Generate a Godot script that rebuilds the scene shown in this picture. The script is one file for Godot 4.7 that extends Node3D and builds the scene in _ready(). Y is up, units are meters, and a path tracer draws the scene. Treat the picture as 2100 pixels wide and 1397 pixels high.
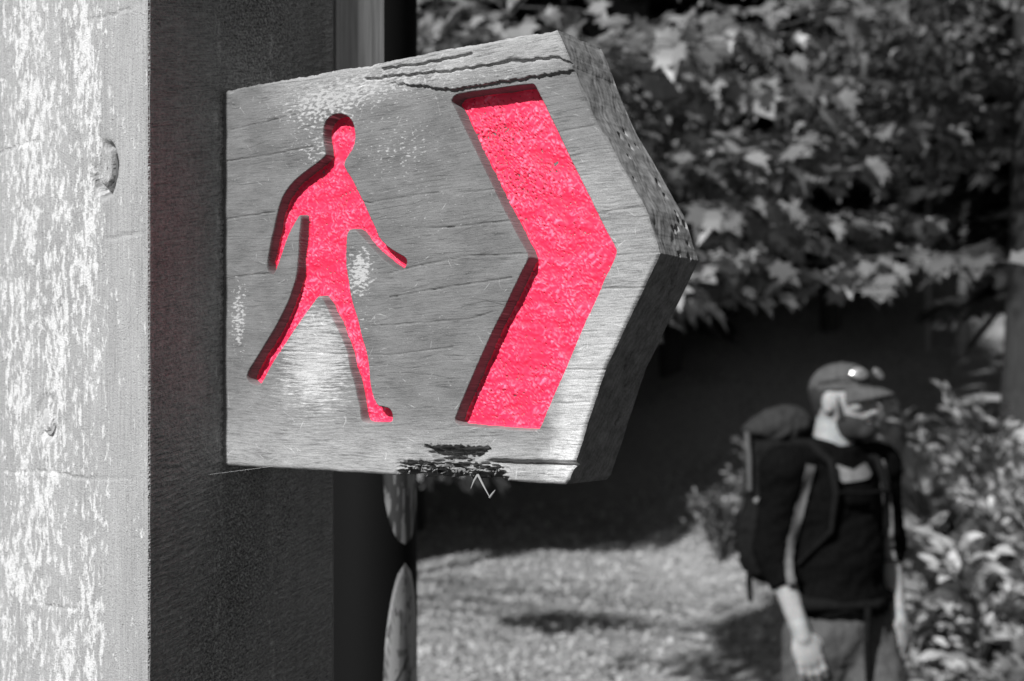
extends Node3D
# A carved wooden way mark on a square post beside a woodland path, a hiker walking past. Units are metres.

const EYE := 1.70
var sun_dir := Vector3(-0.462, 0.625, 0.631)
var rng := RandomNumberGenerator.new()
var cam_z_half := Vector2(1050.0 / 2690.0, 698.5 / 2690.0)

func _ready():
	rng.seed = 11
	set_camera_and_light()
	print("ground"); build_ground()
	print("post"); build_signpost()
	print("pole"); build_pole()
	print("trees"); build_trees()
	print("shrubs"); build_shrubs()
	print("hiker"); build_hiker()
	print("litter"); build_litter()

# ------------------------------------------------------------------ camera, sky, sun, exposure
func set_camera_and_light():
	var cam := Camera3D.new()
	cam.name = "camera"
	add_child(cam)
	var at := CameraAttributesPhysical.new()
	at.frustum_near = 0.05
	at.frustum_far = 600.0
	at.frustum_focal_length = 24.0
	at.frustum_focus_distance = 0.68
	at.exposure_aperture = 6.0
	cam.attributes = at
	cam.projection = Camera3D.PROJECTION_FRUSTUM
	cam.near = 0.05
	cam.far = 600.0
	cam.size = 2.0 * 0.05 * 698.5 / 2690.0
	cam.frustum_offset = Vector2(0, 0.05 * 101.5 / 2690.0)
	cam.position = Vector3(0, EYE, 0)
	cam.current = true
	var env := Environment.new()
	env.background_mode = Environment.BG_SKY
	var sky := Sky.new()
	var sm := ProceduralSkyMaterial.new()
	sm.sky_top_color = Color(0.42, 0.42, 0.42)
	sm.sky_horizon_color = Color(0.60, 0.60, 0.60)
	sm.ground_bottom_color = Color(0.12, 0.12, 0.12)
	sm.ground_horizon_color = Color(0.3, 0.3, 0.3)
	sm.sun_angle_max = 6.0
	sky.sky_material = sm
	env.sky = sky
	env.background_energy_multiplier = 1.4
	env.tonemap_mode = Environment.TONE_MAPPER_LINEAR
	env.tonemap_exposure = 1.3
	env.sdfgi_enabled = true
	env.ssao_enabled = true
	env.ssil_enabled = true
	var we := WorldEnvironment.new()
	we.name = "world_environment"
	we.environment = env
	add_child(we)
	var sun := DirectionalLight3D.new()
	sun.name = "sun"
	sun.light_energy = 1.4
	sun.light_angular_distance = 1.6
	sun.shadow_enabled = true
	add_child(sun)
	sun.look_at_from_position(sun_dir * 50.0, Vector3.ZERO, Vector3.UP)

# ------------------------------------------------------------------ small helpers
func meta(o: Node, label := "", category := "", group := "", kind := ""):
	if label: o.set_meta("label", label)
	if category: o.set_meta("category", category)
	if group: o.set_meta("group", group)
	if kind: o.set_meta("kind", kind)

func grey(v: float) -> Color:
	return Color(v, v, v).linear_to_srgb()

func mat(lin: float, rough := 0.85, spec := 0.4) -> StandardMaterial3D:
	var m := StandardMaterial3D.new()
	m.albedo_color = grey(lin)
	m.roughness = rough
	m.metallic_specular = spec
	return m

func noise(seed_: int, freq: float, oct := 3, type := FastNoiseLite.TYPE_SIMPLEX_SMOOTH) -> FastNoiseLite:
	var n := FastNoiseLite.new()
	n.seed = seed_
	n.frequency = freq
	n.noise_type = type
	n.fractal_type = FastNoiseLite.FRACTAL_FBM if oct > 1 else FastNoiseLite.FRACTAL_NONE
	n.fractal_octaves = oct
	return n

func put(called: String, mesh: Mesh, m: Material, parent: Node) -> MeshInstance3D:
	var o := MeshInstance3D.new()
	o.name = called
	o.mesh = mesh
	if m: o.material_override = m
	parent.add_child(o, true)
	return o

func group_node(called: String, at := Vector3.ZERO, parent: Node = self) -> Node3D:
	var o := Node3D.new()
	o.name = called
	parent.add_child(o, true)
	o.position = at
	return o

func l8(data: PackedByteArray, w: int, h: int) -> ImageTexture:
	return ImageTexture.create_from_image(Image.create_from_data(w, h, false, Image.FORMAT_L8, data))

func srgb8(lin: float) -> int:
	var v := clampf(lin, 0.0, 1.0)
	return int((12.92 * v if v < 0.0031308 else 1.055 * pow(v, 1.0 / 2.4) - 0.055) * 255.0)

# arrays of a mesh under construction
class MB:
	var v := PackedVector3Array()
	var n := PackedVector3Array()
	var uv := PackedVector2Array()
	var c := PackedColorArray()
	var i := PackedInt32Array()
	func commit(into: ArrayMesh = null, smooth := true) -> ArrayMesh:
		if smooth and n.size() != v.size():
			n.resize(v.size())
			for k in range(0, i.size(), 3):
				var a := i[k]
				var b := i[k + 1]
				var d := i[k + 2]
				var f := (v[d] - v[a]).cross(v[b] - v[a])
				n[a] += f
				n[b] += f
				n[d] += f
			for k in n.size():
				n[k] = n[k].normalized() if n[k].length_squared() > 1e-30 else Vector3.UP
		var a := []
		a.resize(Mesh.ARRAY_MAX)
		a[Mesh.ARRAY_VERTEX] = v
		if n.size() == v.size(): a[Mesh.ARRAY_NORMAL] = n
		if uv.size() == v.size(): a[Mesh.ARRAY_TEX_UV] = uv
		if c.size() == v.size(): a[Mesh.ARRAY_COLOR] = c
		a[Mesh.ARRAY_INDEX] = i
		var m := into if into else ArrayMesh.new()
		m.add_surface_from_arrays(Mesh.PRIMITIVE_TRIANGLES, a)
		return m
	# rows x cols vertices that were just appended, starting at base
	func grid(base: int, cols: int, rows: int, flip := false):
		for r in rows - 1:
			for q in cols - 1:
				var a := base + r * cols + q
				if flip:
					i.append_array(PackedInt32Array([a, a + 1, a + cols, a + 1, a + cols + 1, a + cols]))
				else:
					i.append_array(PackedInt32Array([a, a + cols, a + 1, a + 1, a + cols, a + cols + 1]))
	func tube(pts: PackedVector3Array, rad: PackedFloat32Array, sides := 7, cap := true):
		var base := v.size()
		var side := Vector3.RIGHT
		for k in pts.size():
			var d := (pts[mini(k + 1, pts.size() - 1)] - pts[maxi(k - 1, 0)]).normalized()
			if k == 0:
				side = d.cross(Vector3.UP if absf(d.y) < 0.9 else Vector3.RIGHT).normalized()
			side = (side - d * side.dot(d)).normalized()
			var up := d.cross(side)
			for q in sides + 1:
				var t := TAU * q / sides
				v.append(pts[k] + (side * cos(t) + up * sin(t)) * rad[k])
				n.append(side * cos(t) + up * sin(t))
				uv.append(Vector2(float(q) / sides, k * 0.3))
		grid(base, sides + 1, pts.size())
		if cap:
			for e in [0, pts.size() - 1]:
				var m := v.size()
				v.append(pts[e])
				n.append((pts[e] - pts[1 if e == 0 else e - 1]).normalized())
				uv.append(Vector2.ZERO)
				for q in sides:
					var a: int = base + e * (sides + 1) + q
					i.append_array(PackedInt32Array([m, a, a + 1]) if e == 0 else PackedInt32Array([m, a + 1, a]))

# a box with chamfered edges
func chamfer_box(size: Vector3, b: float) -> ArrayMesh:
	var mb := MB.new()
	var h := size / 2.0
	for ax in 3:
		for s in [-1.0, 1.0]:
			var f := Vector3.ZERO
			f[ax] = s
			var p := (ax + 1) % 3
			var q := (ax + 2) % 3
			var base := mb.v.size()
			for c in [[-1, -1], [1, -1], [1, 1], [-1, 1]]:
				var x := Vector3.ZERO
				x[ax] = s * h[ax]
				x[p] = c[0] * (h[p] - b)
				x[q] = c[1] * (h[q] - b)
				mb.v.append(x)
				mb.n.append(f)
			mb.i.append_array(PackedInt32Array([base, base + 2, base + 1, base, base + 3, base + 2]) if s > 0 else PackedInt32Array([base, base + 1, base + 2, base, base + 2, base + 3]))
	# chamfers
	for ax in 3:
		var p := (ax + 1) % 3
		var q := (ax + 2) % 3
		for sp in [-1.0, 1.0]:
			for sq in [-1.0, 1.0]:
				var base := mb.v.size()
				var nn := Vector3.ZERO
				nn[p] = sp * 0.7071
				nn[q] = sq * 0.7071
				for e in [[-1, 0], [1, 0], [1, 1], [-1, 1]]:
					var x := Vector3.ZERO
					x[ax] = e[0] * (h[ax] - b)
					x[p] = sp * (h[p] - (b if e[1] else 0.0))
					x[q] = sq * (h[q] - (0.0 if e[1] else b))
					mb.v.append(x)
					mb.n.append(nn)
				mb.i.append_array(PackedInt32Array([base, base + 1, base + 2, base, base + 2, base + 3]) if sp * sq > 0 else PackedInt32Array([base, base + 2, base + 1, base, base + 3, base + 2]))
	for sx in [-1.0, 1.0]:
		for sy in [-1.0, 1.0]:
			for sz in [-1.0, 1.0]:
				var base := mb.v.size()
				mb.v.append_array(PackedVector3Array([Vector3(sx * h.x, sy * (h.y - b), sz * (h.z - b)), Vector3(sx * (h.x - b), sy * h.y, sz * (h.z - b)), Vector3(sx * (h.x - b), sy * (h.y - b), sz * h.z)]))
				for k in 3: mb.n.append(Vector3(sx, sy, sz).normalized())
				mb.i.append_array(PackedInt32Array([base, base + 2, base + 1]) if sx * sy * sz > 0 else PackedInt32Array([base, base + 1, base + 2]))
	return mb.commit()

# signed distance (positive inside) of grid points to a polygon, exact within reach of its edges
func poly_field(poly: PackedVector2Array, nx: int, ny: int, y0: float, dy: float, s0: PackedFloat32Array, ds: PackedFloat32Array, reach: float) -> PackedFloat32Array:
	var d := PackedFloat32Array()
	d.resize(nx * ny)
	d.fill(reach)
	var inside := PackedByteArray()
	inside.resize(nx * ny)
	for k in poly.size():
		line_field(d, poly[k], poly[(k + 1) % poly.size()], nx, ny, y0, dy, s0, ds, reach)
	for j in ny:
		var y := y0 + j * dy + 1e-7
		var xs := []
		for k in poly.size():
			var a := poly[k]
			var b := poly[(k + 1) % poly.size()]
			if (a.y > y) != (b.y > y):
				xs.append(a.x + (y - a.y) / (b.y - a.y) * (b.x - a.x))
		xs.sort()
		for k in range(0, xs.size() - 1, 2):
			var i0 := maxi(0, ceili((xs[k] - s0[j]) / ds[j]))
			var i1 := mini(nx - 1, floori((xs[k + 1] - s0[j]) / ds[j]))
			for i in range(i0, i1 + 1):
				inside[j * nx + i] = 1
	for k in d.size():
		if not inside[k]: d[k] = -d[k]
	return d

func line_field(d: PackedFloat32Array, a: Vector2, b: Vector2, nx: int, ny: int, y0: float, dy: float, s0: PackedFloat32Array, ds: PackedFloat32Array, reach: float):
	var j0 := maxi(0, floori((minf(a.y, b.y) - reach - y0) / dy))
	var j1 := mini(ny - 1, ceili((maxf(a.y, b.y) + reach - y0) / dy))
	var ab := b - a
	var l2 := maxf(ab.length_squared(), 1e-12)
	for j in range(j0, j1 + 1):
		var y := y0 + j * dy
		var i0 := maxi(0, floori((minf(a.x, b.x) - reach - s0[j]) / ds[j]))
		var i1 := mini(nx - 1, ceili((maxf(a.x, b.x) + reach - s0[j]) / ds[j]))
		for i in range(i0, i1 + 1):
			var p := Vector2(s0[j] + i * ds[j], y)
			var t := clampf((p - a).dot(ab) / l2, 0.0, 1.0)
			var e := p.distance_to(a + ab * t)
			if e < d[j * nx + i]: d[j * nx + i] = e

func pts2(a: Array) -> PackedVector2Array:
	var o := PackedVector2Array()
	for k in range(0, a.size(), 2): o.append(Vector2(a[k], a[k + 1]) / 1000.0)
	return o

func smooth_poly(p: PackedVector2Array, cut := 0.25) -> PackedVector2Array:
	var o := PackedVector2Array()
	for k in p.size():
		var a := p[k]
		var b := p[(k + 1) % p.size()]
		o.append(a.lerp(b, cut))
		o.append(a.lerp(b, 1.0 - cut))
	return o

func along(table: PackedVector2Array, y: float) -> float:
	# table runs from high y to low y; gives x at y
	if y >= table[0].y: return table[0].x
	for k in table.size() - 1:
		if y >= table[k + 1].y:
			return lerpf(table[k + 1].x, table[k].x, (y - table[k + 1].y) / maxf(table[k].y - table[k + 1].y, 1e-6))
	return table[table.size() - 1].x

func bell(x: float, y: float, cx: float, cy: float, rx: float, ry: float) -> float:
	var a := (x - cx) / rx
	var b := (y - cy) / ry
	var r := a * a + b * b
	return exp(-r) if r < 9.0 else 0.0

# ------------------------------------------------------------------ the signpost
var post_root: Node3D

func build_signpost():
	# local axes: x = out of the shaded face of the post, along the board; z = out of the sunlit face and of the board's front
	var root := group_node("trail_signpost", Vector3(-0.2004, 0, -0.7234))
	root.rotation.y = -atan2(0.558, 0.83)
	meta(root, "weathered square wooden post carrying a carved arrow board with red walker and chevron", "signpost")
	post_root = root
	build_post(root)
	build_board(root)
	# plank behind the post, above the board
	var pk := put("backing_plank", chamfer_box(Vector3(0.12, 0.62, 0.038), 0.0015), wood_triplanar(0.36, 21, Vector3(60, 7, 60)), root)
	# warped: it turns away from the post towards its rear edge
	pk.rotation.y = deg_to_rad(-15.0)
	pk.position = Vector3(0.0015, 2.11, -0.1545) + pk.basis * Vector3(-0.06, 0, -0.019)
	meta(pk, "smooth plank fixed to the back of the post")

func wood_triplanar(base: float, sd: int, scale: Vector3) -> StandardMaterial3D:
	var w := 256
	var a := PackedByteArray(); a.resize(w * w)
	var b := PackedByteArray(); b.resize(w * w)
	var n1 := noise(sd, 1.0, 4)
	for y in w:
		for x in w:
			# wraps: noise on a torus
			var u := TAU * x / w
			var t := TAU * y / w
			var q := n1.get_noise_3d(cos(u) * 1.6 + 7.0, sin(u) * 1.6, cos(t) * 1.6) + 0.6 * n1.get_noise_3d(cos(u) * 6.0, sin(u) * 6.0 + 3.0, sin(t) * 2.6)
			a[y * w + x] = srgb8(base * (1.0 + 0.55 * q))
			b[y * w + x] = clampi(int(128 + 90 * q), 0, 255)
	var m := StandardMaterial3D.new()
	m.albedo_texture = l8(a, w, w)
	m.heightmap_enabled = true
	m.heightmap_texture = l8(b, w, w)
	m.heightmap_scale = 0.05
	m.roughness = 0.85
	m.metallic_specular = 0.35
	m.uv1_triplanar = true
	m.uv1_scale = scale / 10.0
	return m

# rows of heights of the post: coarse outside the part that is looked at closely
func post_rows() -> PackedFloat32Array:
	var r := PackedFloat32Array()
	for k in 24: r.append(-0.35 + k * 0.0725)
	for k in 640: r.append(1.39 + k * 0.0011)
	for k in 9: r.append(2.10 + k * 0.05)
	return r

func build_post(root: Node3D):
	var W := 0.152
	var rows := post_rows()
	var cols := 150
	var post := Node3D.new()
	var nz := noise(5, 40.0, 3)
	var nf := noise(6, 300.0, 3)
	var big := noise(8, 9.0, 2)
	var mesh := ArrayMesh.new()
	var knots := [Vector3(-0.0367, EYE + 0.126, 0.0085), Vector3(-0.0893, EYE - 0.0158, 0.0075)]
	# face with the flaking coat (plane z = 0)
	var mb := MB.new()
	for y in rows:
		for k in cols:
			var x := -W + W * k / (cols - 1)
			var h := 0.00045 * nz.get_noise_2d(x * 3.0, y * 0.5) + 0.00028 * nf.get_noise_2d(x, y * 0.25) + 0.0009 * big.get_noise_2d(x, y * 0.2) - check_at(coat_checks, x, y)
			for e in 2:
				var kn: Vector3 = knots[e]
				var p := Vector2((x - kn.x) / kn.z, (y - kn.y) / (kn.z * 1.55))
				var r := p.length()
				if r < 1.6:
					r += 0.12 * nf.get_noise_2d(x * 0.4 + 3.0, y * 0.4)
					var side := 0.5 + 0.5 * (p.x * (0.8 if e == 0 else 0.1) - p.y * 0.7) / maxf(p.length(), 0.01)
					h -= (0.013 if e == 0 else 0.0045) * exp(-pow((r - 1.0) / 0.20, 2.0)) * side
					if e == 0 and r < 1.0: h -= 0.0016 * (1.0 - r * r)
			var edge := minf(-x, x + W)
			h *= smoothstep(0.0, 0.005, edge)
			if edge < 0.0016:
				var t := 1.0 - edge / 0.0016
				h -= 0.0010 * t * t * (1.0 + 0.5 * nz.get_noise_2d(y * 0.6, 3.0))
			mb.v.append(Vector3(x, y, h))
			mb.uv.append(Vector2((x + W) / W, -y / 0.65))
	mb.grid(0, cols, rows.size())
	mb.commit(mesh)
	# sawn face that carries the board (plane x = 0)
	mb = MB.new()
	var saw := noise(31, 18.0, 2)
	for y in rows:
		for k in cols:
			var z := -W * k / (cols - 1)
			var curve := y + 0.03 * sin(z * 9.0 + 0.7) + 0.006 * saw.get_noise_2d(z * 0.6, y)
			var h := 0.00045 * sin(curve * 1450.0 + 5.0 * saw.get_noise_2d(z * 2.0, y * 2.0)) + 0.00065 * nf.get_noise_2d(z * 0.6, y) + 0.0008 * big.get_noise_2d(z, y * 0.3) - check_at(sawn_checks, z, y)
			var rough := lichen(z, y)
			h += rough * 0.0011 * nf.get_noise_2d(z * 1.3 + 9.0, y * 1.3)
			var edge := minf(-z, z + W)
			h = (h - 0.0010) * smoothstep(0.0, 0.006, edge)
			if edge < 0.0010:
				var t := 1.0 - edge / 0.0010
				h -= 0.0006 * t * t * (1.0 + 0.5 * nz.get_noise_2d(y * 0.6, 3.0))
			mb.v.append(Vector3(h, y, z))
			mb.uv.append(Vector2(-z / W, -y / 0.65))
	mb.grid(0, cols, rows.size())
	mb.commit(mesh)
	# the two faces turned away and the sloping top
	mb = MB.new()
	var top := 2.45
	for q in [[Vector3(-W, -0.35, -W), Vector3(0, -0.35, -W), Vector3(0, 2.5, -W), Vector3(-W, 2.5, -W)], [Vector3(-W, -0.35, 0), Vector3(-W, -0.35, -W), Vector3(-W, 2.5, -W), Vector3(-W, 2.5, 0)], [Vector3(-W, 2.5, -W), Vector3(0, 2.5, -W), Vector3(0, 2.5, 0), Vector3(-W, 2.5, 0)]]:
		var base := mb.v.size()
		for p in q: mb.v.append(p)
		mb.i.append_array(PackedInt32Array([base, base + 1, base + 2, base, base + 2, base + 3]))
	mb.commit(mesh)
	mesh.surface_set_material(0, flaking_wood_material())
	mesh.surface_set_material(1, sawn_wood_material())
	mesh.surface_set_material(2, wood_triplanar(WOOD, 33, Vector3(60, 7, 60)))
	var o := put("post", mesh, null, root)
	# knots
	for e in 2:
		var kn: Vector3 = knots[e]
		var k := MB.new()
		for r in 9:
			for q in 25:
				var a := TAU * q / 24.0
				var f := r / 8.0 * (0.86 if e == 0 else 0.9)
				f *= 1.0 + 0.1 * nz.get_noise_2d(cos(a) * 0.02 + e, sin(a) * 0.02)
				k.v.append(Vector3(cos(a) * f * kn.z, sin(a) * f * kn.z * 1.55, (0.0011 if e else 0.0004) - 0.0028 * f * f + 0.0004 * nf.get_noise_2d(cos(a) * f * 0.02, sin(a) * f * 0.02 + e)))
		k.grid(0, 25, 9, true)
		var ko := put("knot", k.commit(), mat(0.11 if e == 0 else 0.45, 0.9), o)
		ko.position = Vector3(kn.x, kn.y, -0.0018 if e == 0 else -0.0006)
		meta(ko, "dark hollow knot in the sunlit face" if e == 0 else "pale oval knot low on the sunlit face")

# hairline checks: height, from, to, slope
var sawn_checks := [[1.742, -0.06, 0.0, 0.05], [1.690, -0.10, -0.02, -0.04], [1.615, -0.13, -0.01, -0.06], [1.560, -0.09, 0.0, -0.10], [1.868, -0.07, 0.0, 0.06], [1.925, -0.12, -0.015, 0.10], [1.832, -0.05, -0.01, 0.02], [1.655, -0.045, 0.0, 0.0]]
var coat_checks := [[1.912, -0.055, 0.0, 0.03], [1.786, -0.04, 0.0, 0.0], [1.652, -0.15, 0.0, -0.02], [1.845, -0.15, -0.09, 0.04], [1.575, -0.11, -0.05, -0.05]]

func check_at(list: Array, x: float, y: float) -> float:
	var o := 0.0
	for c in list:
		if x < c[1] or x > c[2]: continue
		var d := absf(y - (c[0] + c[3] * (x - c[1]) + 0.0010 * sin(x * 90.0 + c[0] * 40.0) + 0.0004 * sin(x * 520.0)))
		if d < 0.0011: o += 0.0011 * (1.0 - d / 0.0011) * sin(PI * (x - c[1]) / (c[2] - c[1]))
	return o

func lichen(z: float, y: float) -> float:
	var d := y - EYE
	return clampf(bell(z, d, -0.085, 0.24, 0.035, 0.07) + bell(z, d, -0.07, -0.10, 0.028, 0.07) + 0.8 * bell(z, d, -0.045, -0.19, 0.02, 0.06) + 0.6 * bell(z, d, -0.11, -0.07, 0.01, 0.05), 0.0, 1.0)

const WOOD := 0.36   # the bare timber of the post, the same on all its faces

func flaking_wood_material() -> StandardMaterial3D:
	var w := 480
	var h := 2048
	var a := PackedByteArray(); a.resize(w * h)
	var b := PackedByteArray(); b.resize(w * h)
	var fl := noise(41, 1.0, 3)
	var fl2 := noise(42, 1.0, 3)
	var zone := noise(43, 1.0, 3)
	var grain := noise(44, 1.0, 3)
	for j in h:
		var y := -0.65 * j / h     # metres, wraps every 0.65
		for i in w:
			var x := 0.152 * i / w
			var g := grain.get_noise_2d(x * 500.0, y * 14.0)
			var f := grain.get_noise_2d(x * 1500.0 + 50.0, y * 900.0)
			var v := WOOD - 0.02 + 0.05 * g + 0.05 * f + 0.05 * grain.get_noise_2d(x * 1500.0, y * 30.0 + 7.0) + 0.05 * zone.get_noise_2d(x * 30.0 + 9.0, y * 6.0)
			# white flakes of old paint and lichen, drawn out along the grain
			var band := smoothstep(0.004, 0.03, x) * (1.0 - smoothstep(0.098, 0.128, x))
			var much := band * (0.58 + 0.50 * zone.get_noise_2d(x * 26.0, y * 7.0)) - 0.02
			var flake := 0.55 * fl.get_noise_2d(x * 105.0, y * 34.0) + 0.75 * fl.get_noise_2d(x * 230.0 + 40.0, y * 90.0) + 0.40 * fl2.get_noise_2d(x * 700.0, y * 300.0)
			var on := smoothstep(0.0, 0.55, flake + 0.95 * much - 0.36)
			v = lerpf(v, 0.62 + 0.14 * f + 0.06 * g, on)
			# fine pitting
			var pit := fl2.get_noise_2d(x * 900.0 + 80.0, y * 420.0)
			if pit > 0.34: v *= 0.80
			a[j * w + i] = srgb8(v)
			b[j * w + i] = clampi(int(110 + 60.0 * g + 70.0 * f + 55.0 * on - (40.0 if pit > 0.34 else 0.0)), 0, 255)
	var m := StandardMaterial3D.new()
	m.albedo_texture = l8(a, w, h)
	m.heightmap_enabled = true
	m.heightmap_texture = l8(b, w, h)
	m.heightmap_scale = 0.13
	m.roughness = 0.9
	m.metallic_specular = 0.3
	return m

func sawn_wood_material() -> StandardMaterial3D:
	var w := 480
	var h := 2048
	var a := PackedByteArray(); a.resize(w * h)
	var b := PackedByteArray(); b.resize(w * h)
	var fl := noise(51, 1.0, 3)
	var zone := noise(53, 1.0, 3)
	var grain := noise(54, 1.0, 3)
	for j in h:
		var yt := -0.65 * j / h
		# the wrapped height that falls inside the part in view (1.45 .. 2.05)
		var y := fposmod(yt, 0.65) + 1.30
		if y < 1.42: y += 0.65
		for i in w:
			var z := -0.152 * i / w
			var g := grain.get_noise_2d(z * 60.0, (y + 0.03 * sin(z * 9.0 + 0.7)) * 900.0)
			var f := grain.get_noise_2d(z * 1300.0, y * 1300.0)
			var v := WOOD + 0.02 + 0.13 * g + 0.11 * f + 0.11 * fl.get_noise_2d(z * 330.0 + 20.0, y * 420.0) + 0.05 * zone.get_noise_2d(z * 24.0, y * 9.0) + 0.045 * zone.get_noise_2d(z * 130.0, y * 4.0)
			var li := lichen(z, y)
			var c := fl.get_noise_2d(z * 560.0, y * 480.0)
			v += li * (0.30 * smoothstep(0.05, 0.35, c) - 0.16 * smoothstep(0.0, 0.4, -c))
			# drips of white
			var col := bell(z, 0.0, -0.052, 0.0, 0.004, 1.0) + bell(z, 0.0, -0.096, 0.0, 0.003, 1.0)
			v += 0.18 * col * smoothstep(0.1, 0.4, fl.get_noise_2d(z * 260.0, y * 45.0))
			a[j * w + i] = srgb8(maxf(v, 0.05))
			b[j * w + i] = clampi(int(128 + 60.0 * g + 45.0 * f + 60.0 * fl.get_noise_2d(z * 330.0 + 20.0, y * 420.0) + 110.0 * li * c), 0, 255)
	var m := StandardMaterial3D.new()
	m.albedo_texture = l8(a, w, h)
	m.heightmap_enabled = true
	m.heightmap_texture = l8(b, w, h)
	m.heightmap_scale = 0.42
	m.roughness = 0.8
	m.metallic_specular = 0.4
	return m

# ------------------------------------------------------------------ the carved board
var WALKER := [79.8, 130.6, 77.5, 138.6, 78.3, 147.2, 83.0, 151.5, 89.4, 151.9, 95.7, 149.8, 99.7, 145.3, 101.1, 138.9, 99.5, 132.5, 95.3, 128.1, 92.3, 124.6, 93.2, 121.2, 98.8, 114.5, 104.4, 105.4, 110.0, 95.6, 115.5, 85.8, 117.3, 81.4, 124.5, 75.8, 131.8, 71.9, 135.7, 70.2, 136.7, 67.8, 134.9, 64.5, 131.2, 63.7, 124.4, 67.5, 116.8, 72.8, 110.6, 78.5, 105.0, 83.6, 100.7, 87.7, 97.0, 88.0, 94.7, 85.7, 94.0, 77.5, 93.7, 70.1, 95.7, 60.1, 98.9, 47.1, 102.8, 37.1, 105.4, 28.1, 108.6, 20.2, 110.5, 12.3, 111.1, 4.5, 113.0, -3.3, 116.2, -8.7, 120.6, -9.2, 125.0, -9.9, 127.1, -13.0, 126.2, -17.4, 116.8, -18.0, 106.6, -17.6, 104.7, -15.2, 104.1, -9.3, 102.1, -4.4, 100.9, 2.5, 97.6, 10.5, 95.7, 18.4, 92.4, 26.4, 88.4, 33.5, 84.5, 39.6, 80.5, 46.2, 76.7, 51.7, 75.1, 52.5, 73.1, 51.6, 69.7, 48.1, 62.9, 41.3, 56.0, 34.3, 49.0, 26.8, 42.0, 19.2, 36.3, 12.0, 31.3, 4.8, 27.7, 2.2, 21.8, 3.8, 18.6, 6.9, 20.4, 11.1, 26.2, 17.3, 32.0, 24.5, 39.1, 32.7, 46.2, 41.8, 51.8, 50.9, 56.0, 58.9, 58.1, 66.9, 58.7, 74.1, 59.8, 84.0, 60.5, 92.4, 61.1, 97.8, 59.6, 98.6, 57.0, 96.1, 52.3, 90.0, 48.2, 82.4, 44.9, 75.7, 42.0, 69.8, 39.8, 66.3, 37.0, 66.1, 34.8, 69.2, 35.2, 75.0, 37.4, 83.1, 40.8, 94.8, 44.9, 106.4, 50.9, 113.8, 57.6, 118.6, 65.5, 122.8, 73.4, 126.4, 78.6, 129.3]
var CHEVRON := [166.0, 148.6, 167.9, 151.4, 171.9, 152.4, 213.8, 151.7, 216.7, 151.5, 218.1, 149.4, 240.6, 107.5, 255.6, 79.8, 262.8, 67.7, 263.3, 65.8, 262.3, 62.6, 246.1, 32.5, 221.6, -16.3, 219.6, -19.3, 216.7, -20.3, 171.9, -18.3, 168.8, -16.6, 168.2, -14.6, 188.7, 24.7, 213.2, 64.1, 214.1, 66.3, 206.5, 78.4, 184.2, 116.6, 168.8, 145.2]
var RIGHT_END := [230.9, 176.0, 235.5, 167.0, 239.5, 156.0, 250.2, 132.4, 260.9, 114.9, 278.5, 85.7, 286.2, 63.5, 284.5, 60.0, 256.9, 10.5, 237.0, -43.5, 233.0, -47.5]
var CRACKS := [
	[69.3, 110.1, 90.0, 104.6, 111.7, 101.0, 141.7, 102.7, 157.8, 102.7], [125.2, 62.5, 150.0, 66.0, 176.5, 68.6, 213.8, 67.7], [118.5, 34.5, 176.5, 36.2, 191.7, 39.4],
	[43.3, 22.2, 86.0, 20.0, 125.2, 18.7, 167.2, 22.1], [226.3, 126.0, 252.9, 127.0], [248.9, 84.0, 262.0, 85.4, 278.0, 85.7], [263.6, 63.9, 285.7, 64.0], [254.3, 48.6, 280.5, 47.9],
	[236.9, 9.9, 258.3, 10.0], [2.0, 65.6, 20.0, 66.6, 37.5, 66.7], [167.2, 101.1, 200.7, 101.5], [2.0, 134.1, 40.0, 134.4, 69.3, 135.9], [203.6, 84.9, 170.0, 84.2, 141.7, 84.8],
	[125.2, 49.5, 160.0, 53.0, 203.6, 56.1], [222.6, -7.2, 248.8, -5.9], [2.0, 100.0, 41.0, 101.5], [5.0, 152.0, 70.0, 156.0]]
var board_noise: FastNoiseLite
var CHIP := [149.8, -30.1, 160.0, -29.4, 190.2, -29.6, 184.0, -33.5, 176.5, -37.4, 170.4, -43.5, 163.0, -41.5, 157.8, -38.0, 153.0, -33.0]

func board_bottom(s: float) -> float:
	var y := -0.0444 - 0.0016 * clampf(s / 0.236, 0.0, 1.0)
	var rag := smoothstep(0.128, 0.14, s) * (1.0 - smoothstep(0.192, 0.2, s))
	return y + rag * (0.0035 + 0.0045 * board_noise.get_noise_2d(s * 260.0, 4.0) + 0.003 * board_noise.get_noise_2d(s * 900.0, 9.0)) + 0.0005 * board_noise.get_noise_2d(s * 40.0, 1.0)

func board_top(s: float) -> float:
	return 0.1758 + 0.0010 * board_noise.get_noise_2d(s * 30.0, 7.0) + 0.0006 * board_noise.get_noise_2d(s * 160.0, 2.0)

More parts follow.
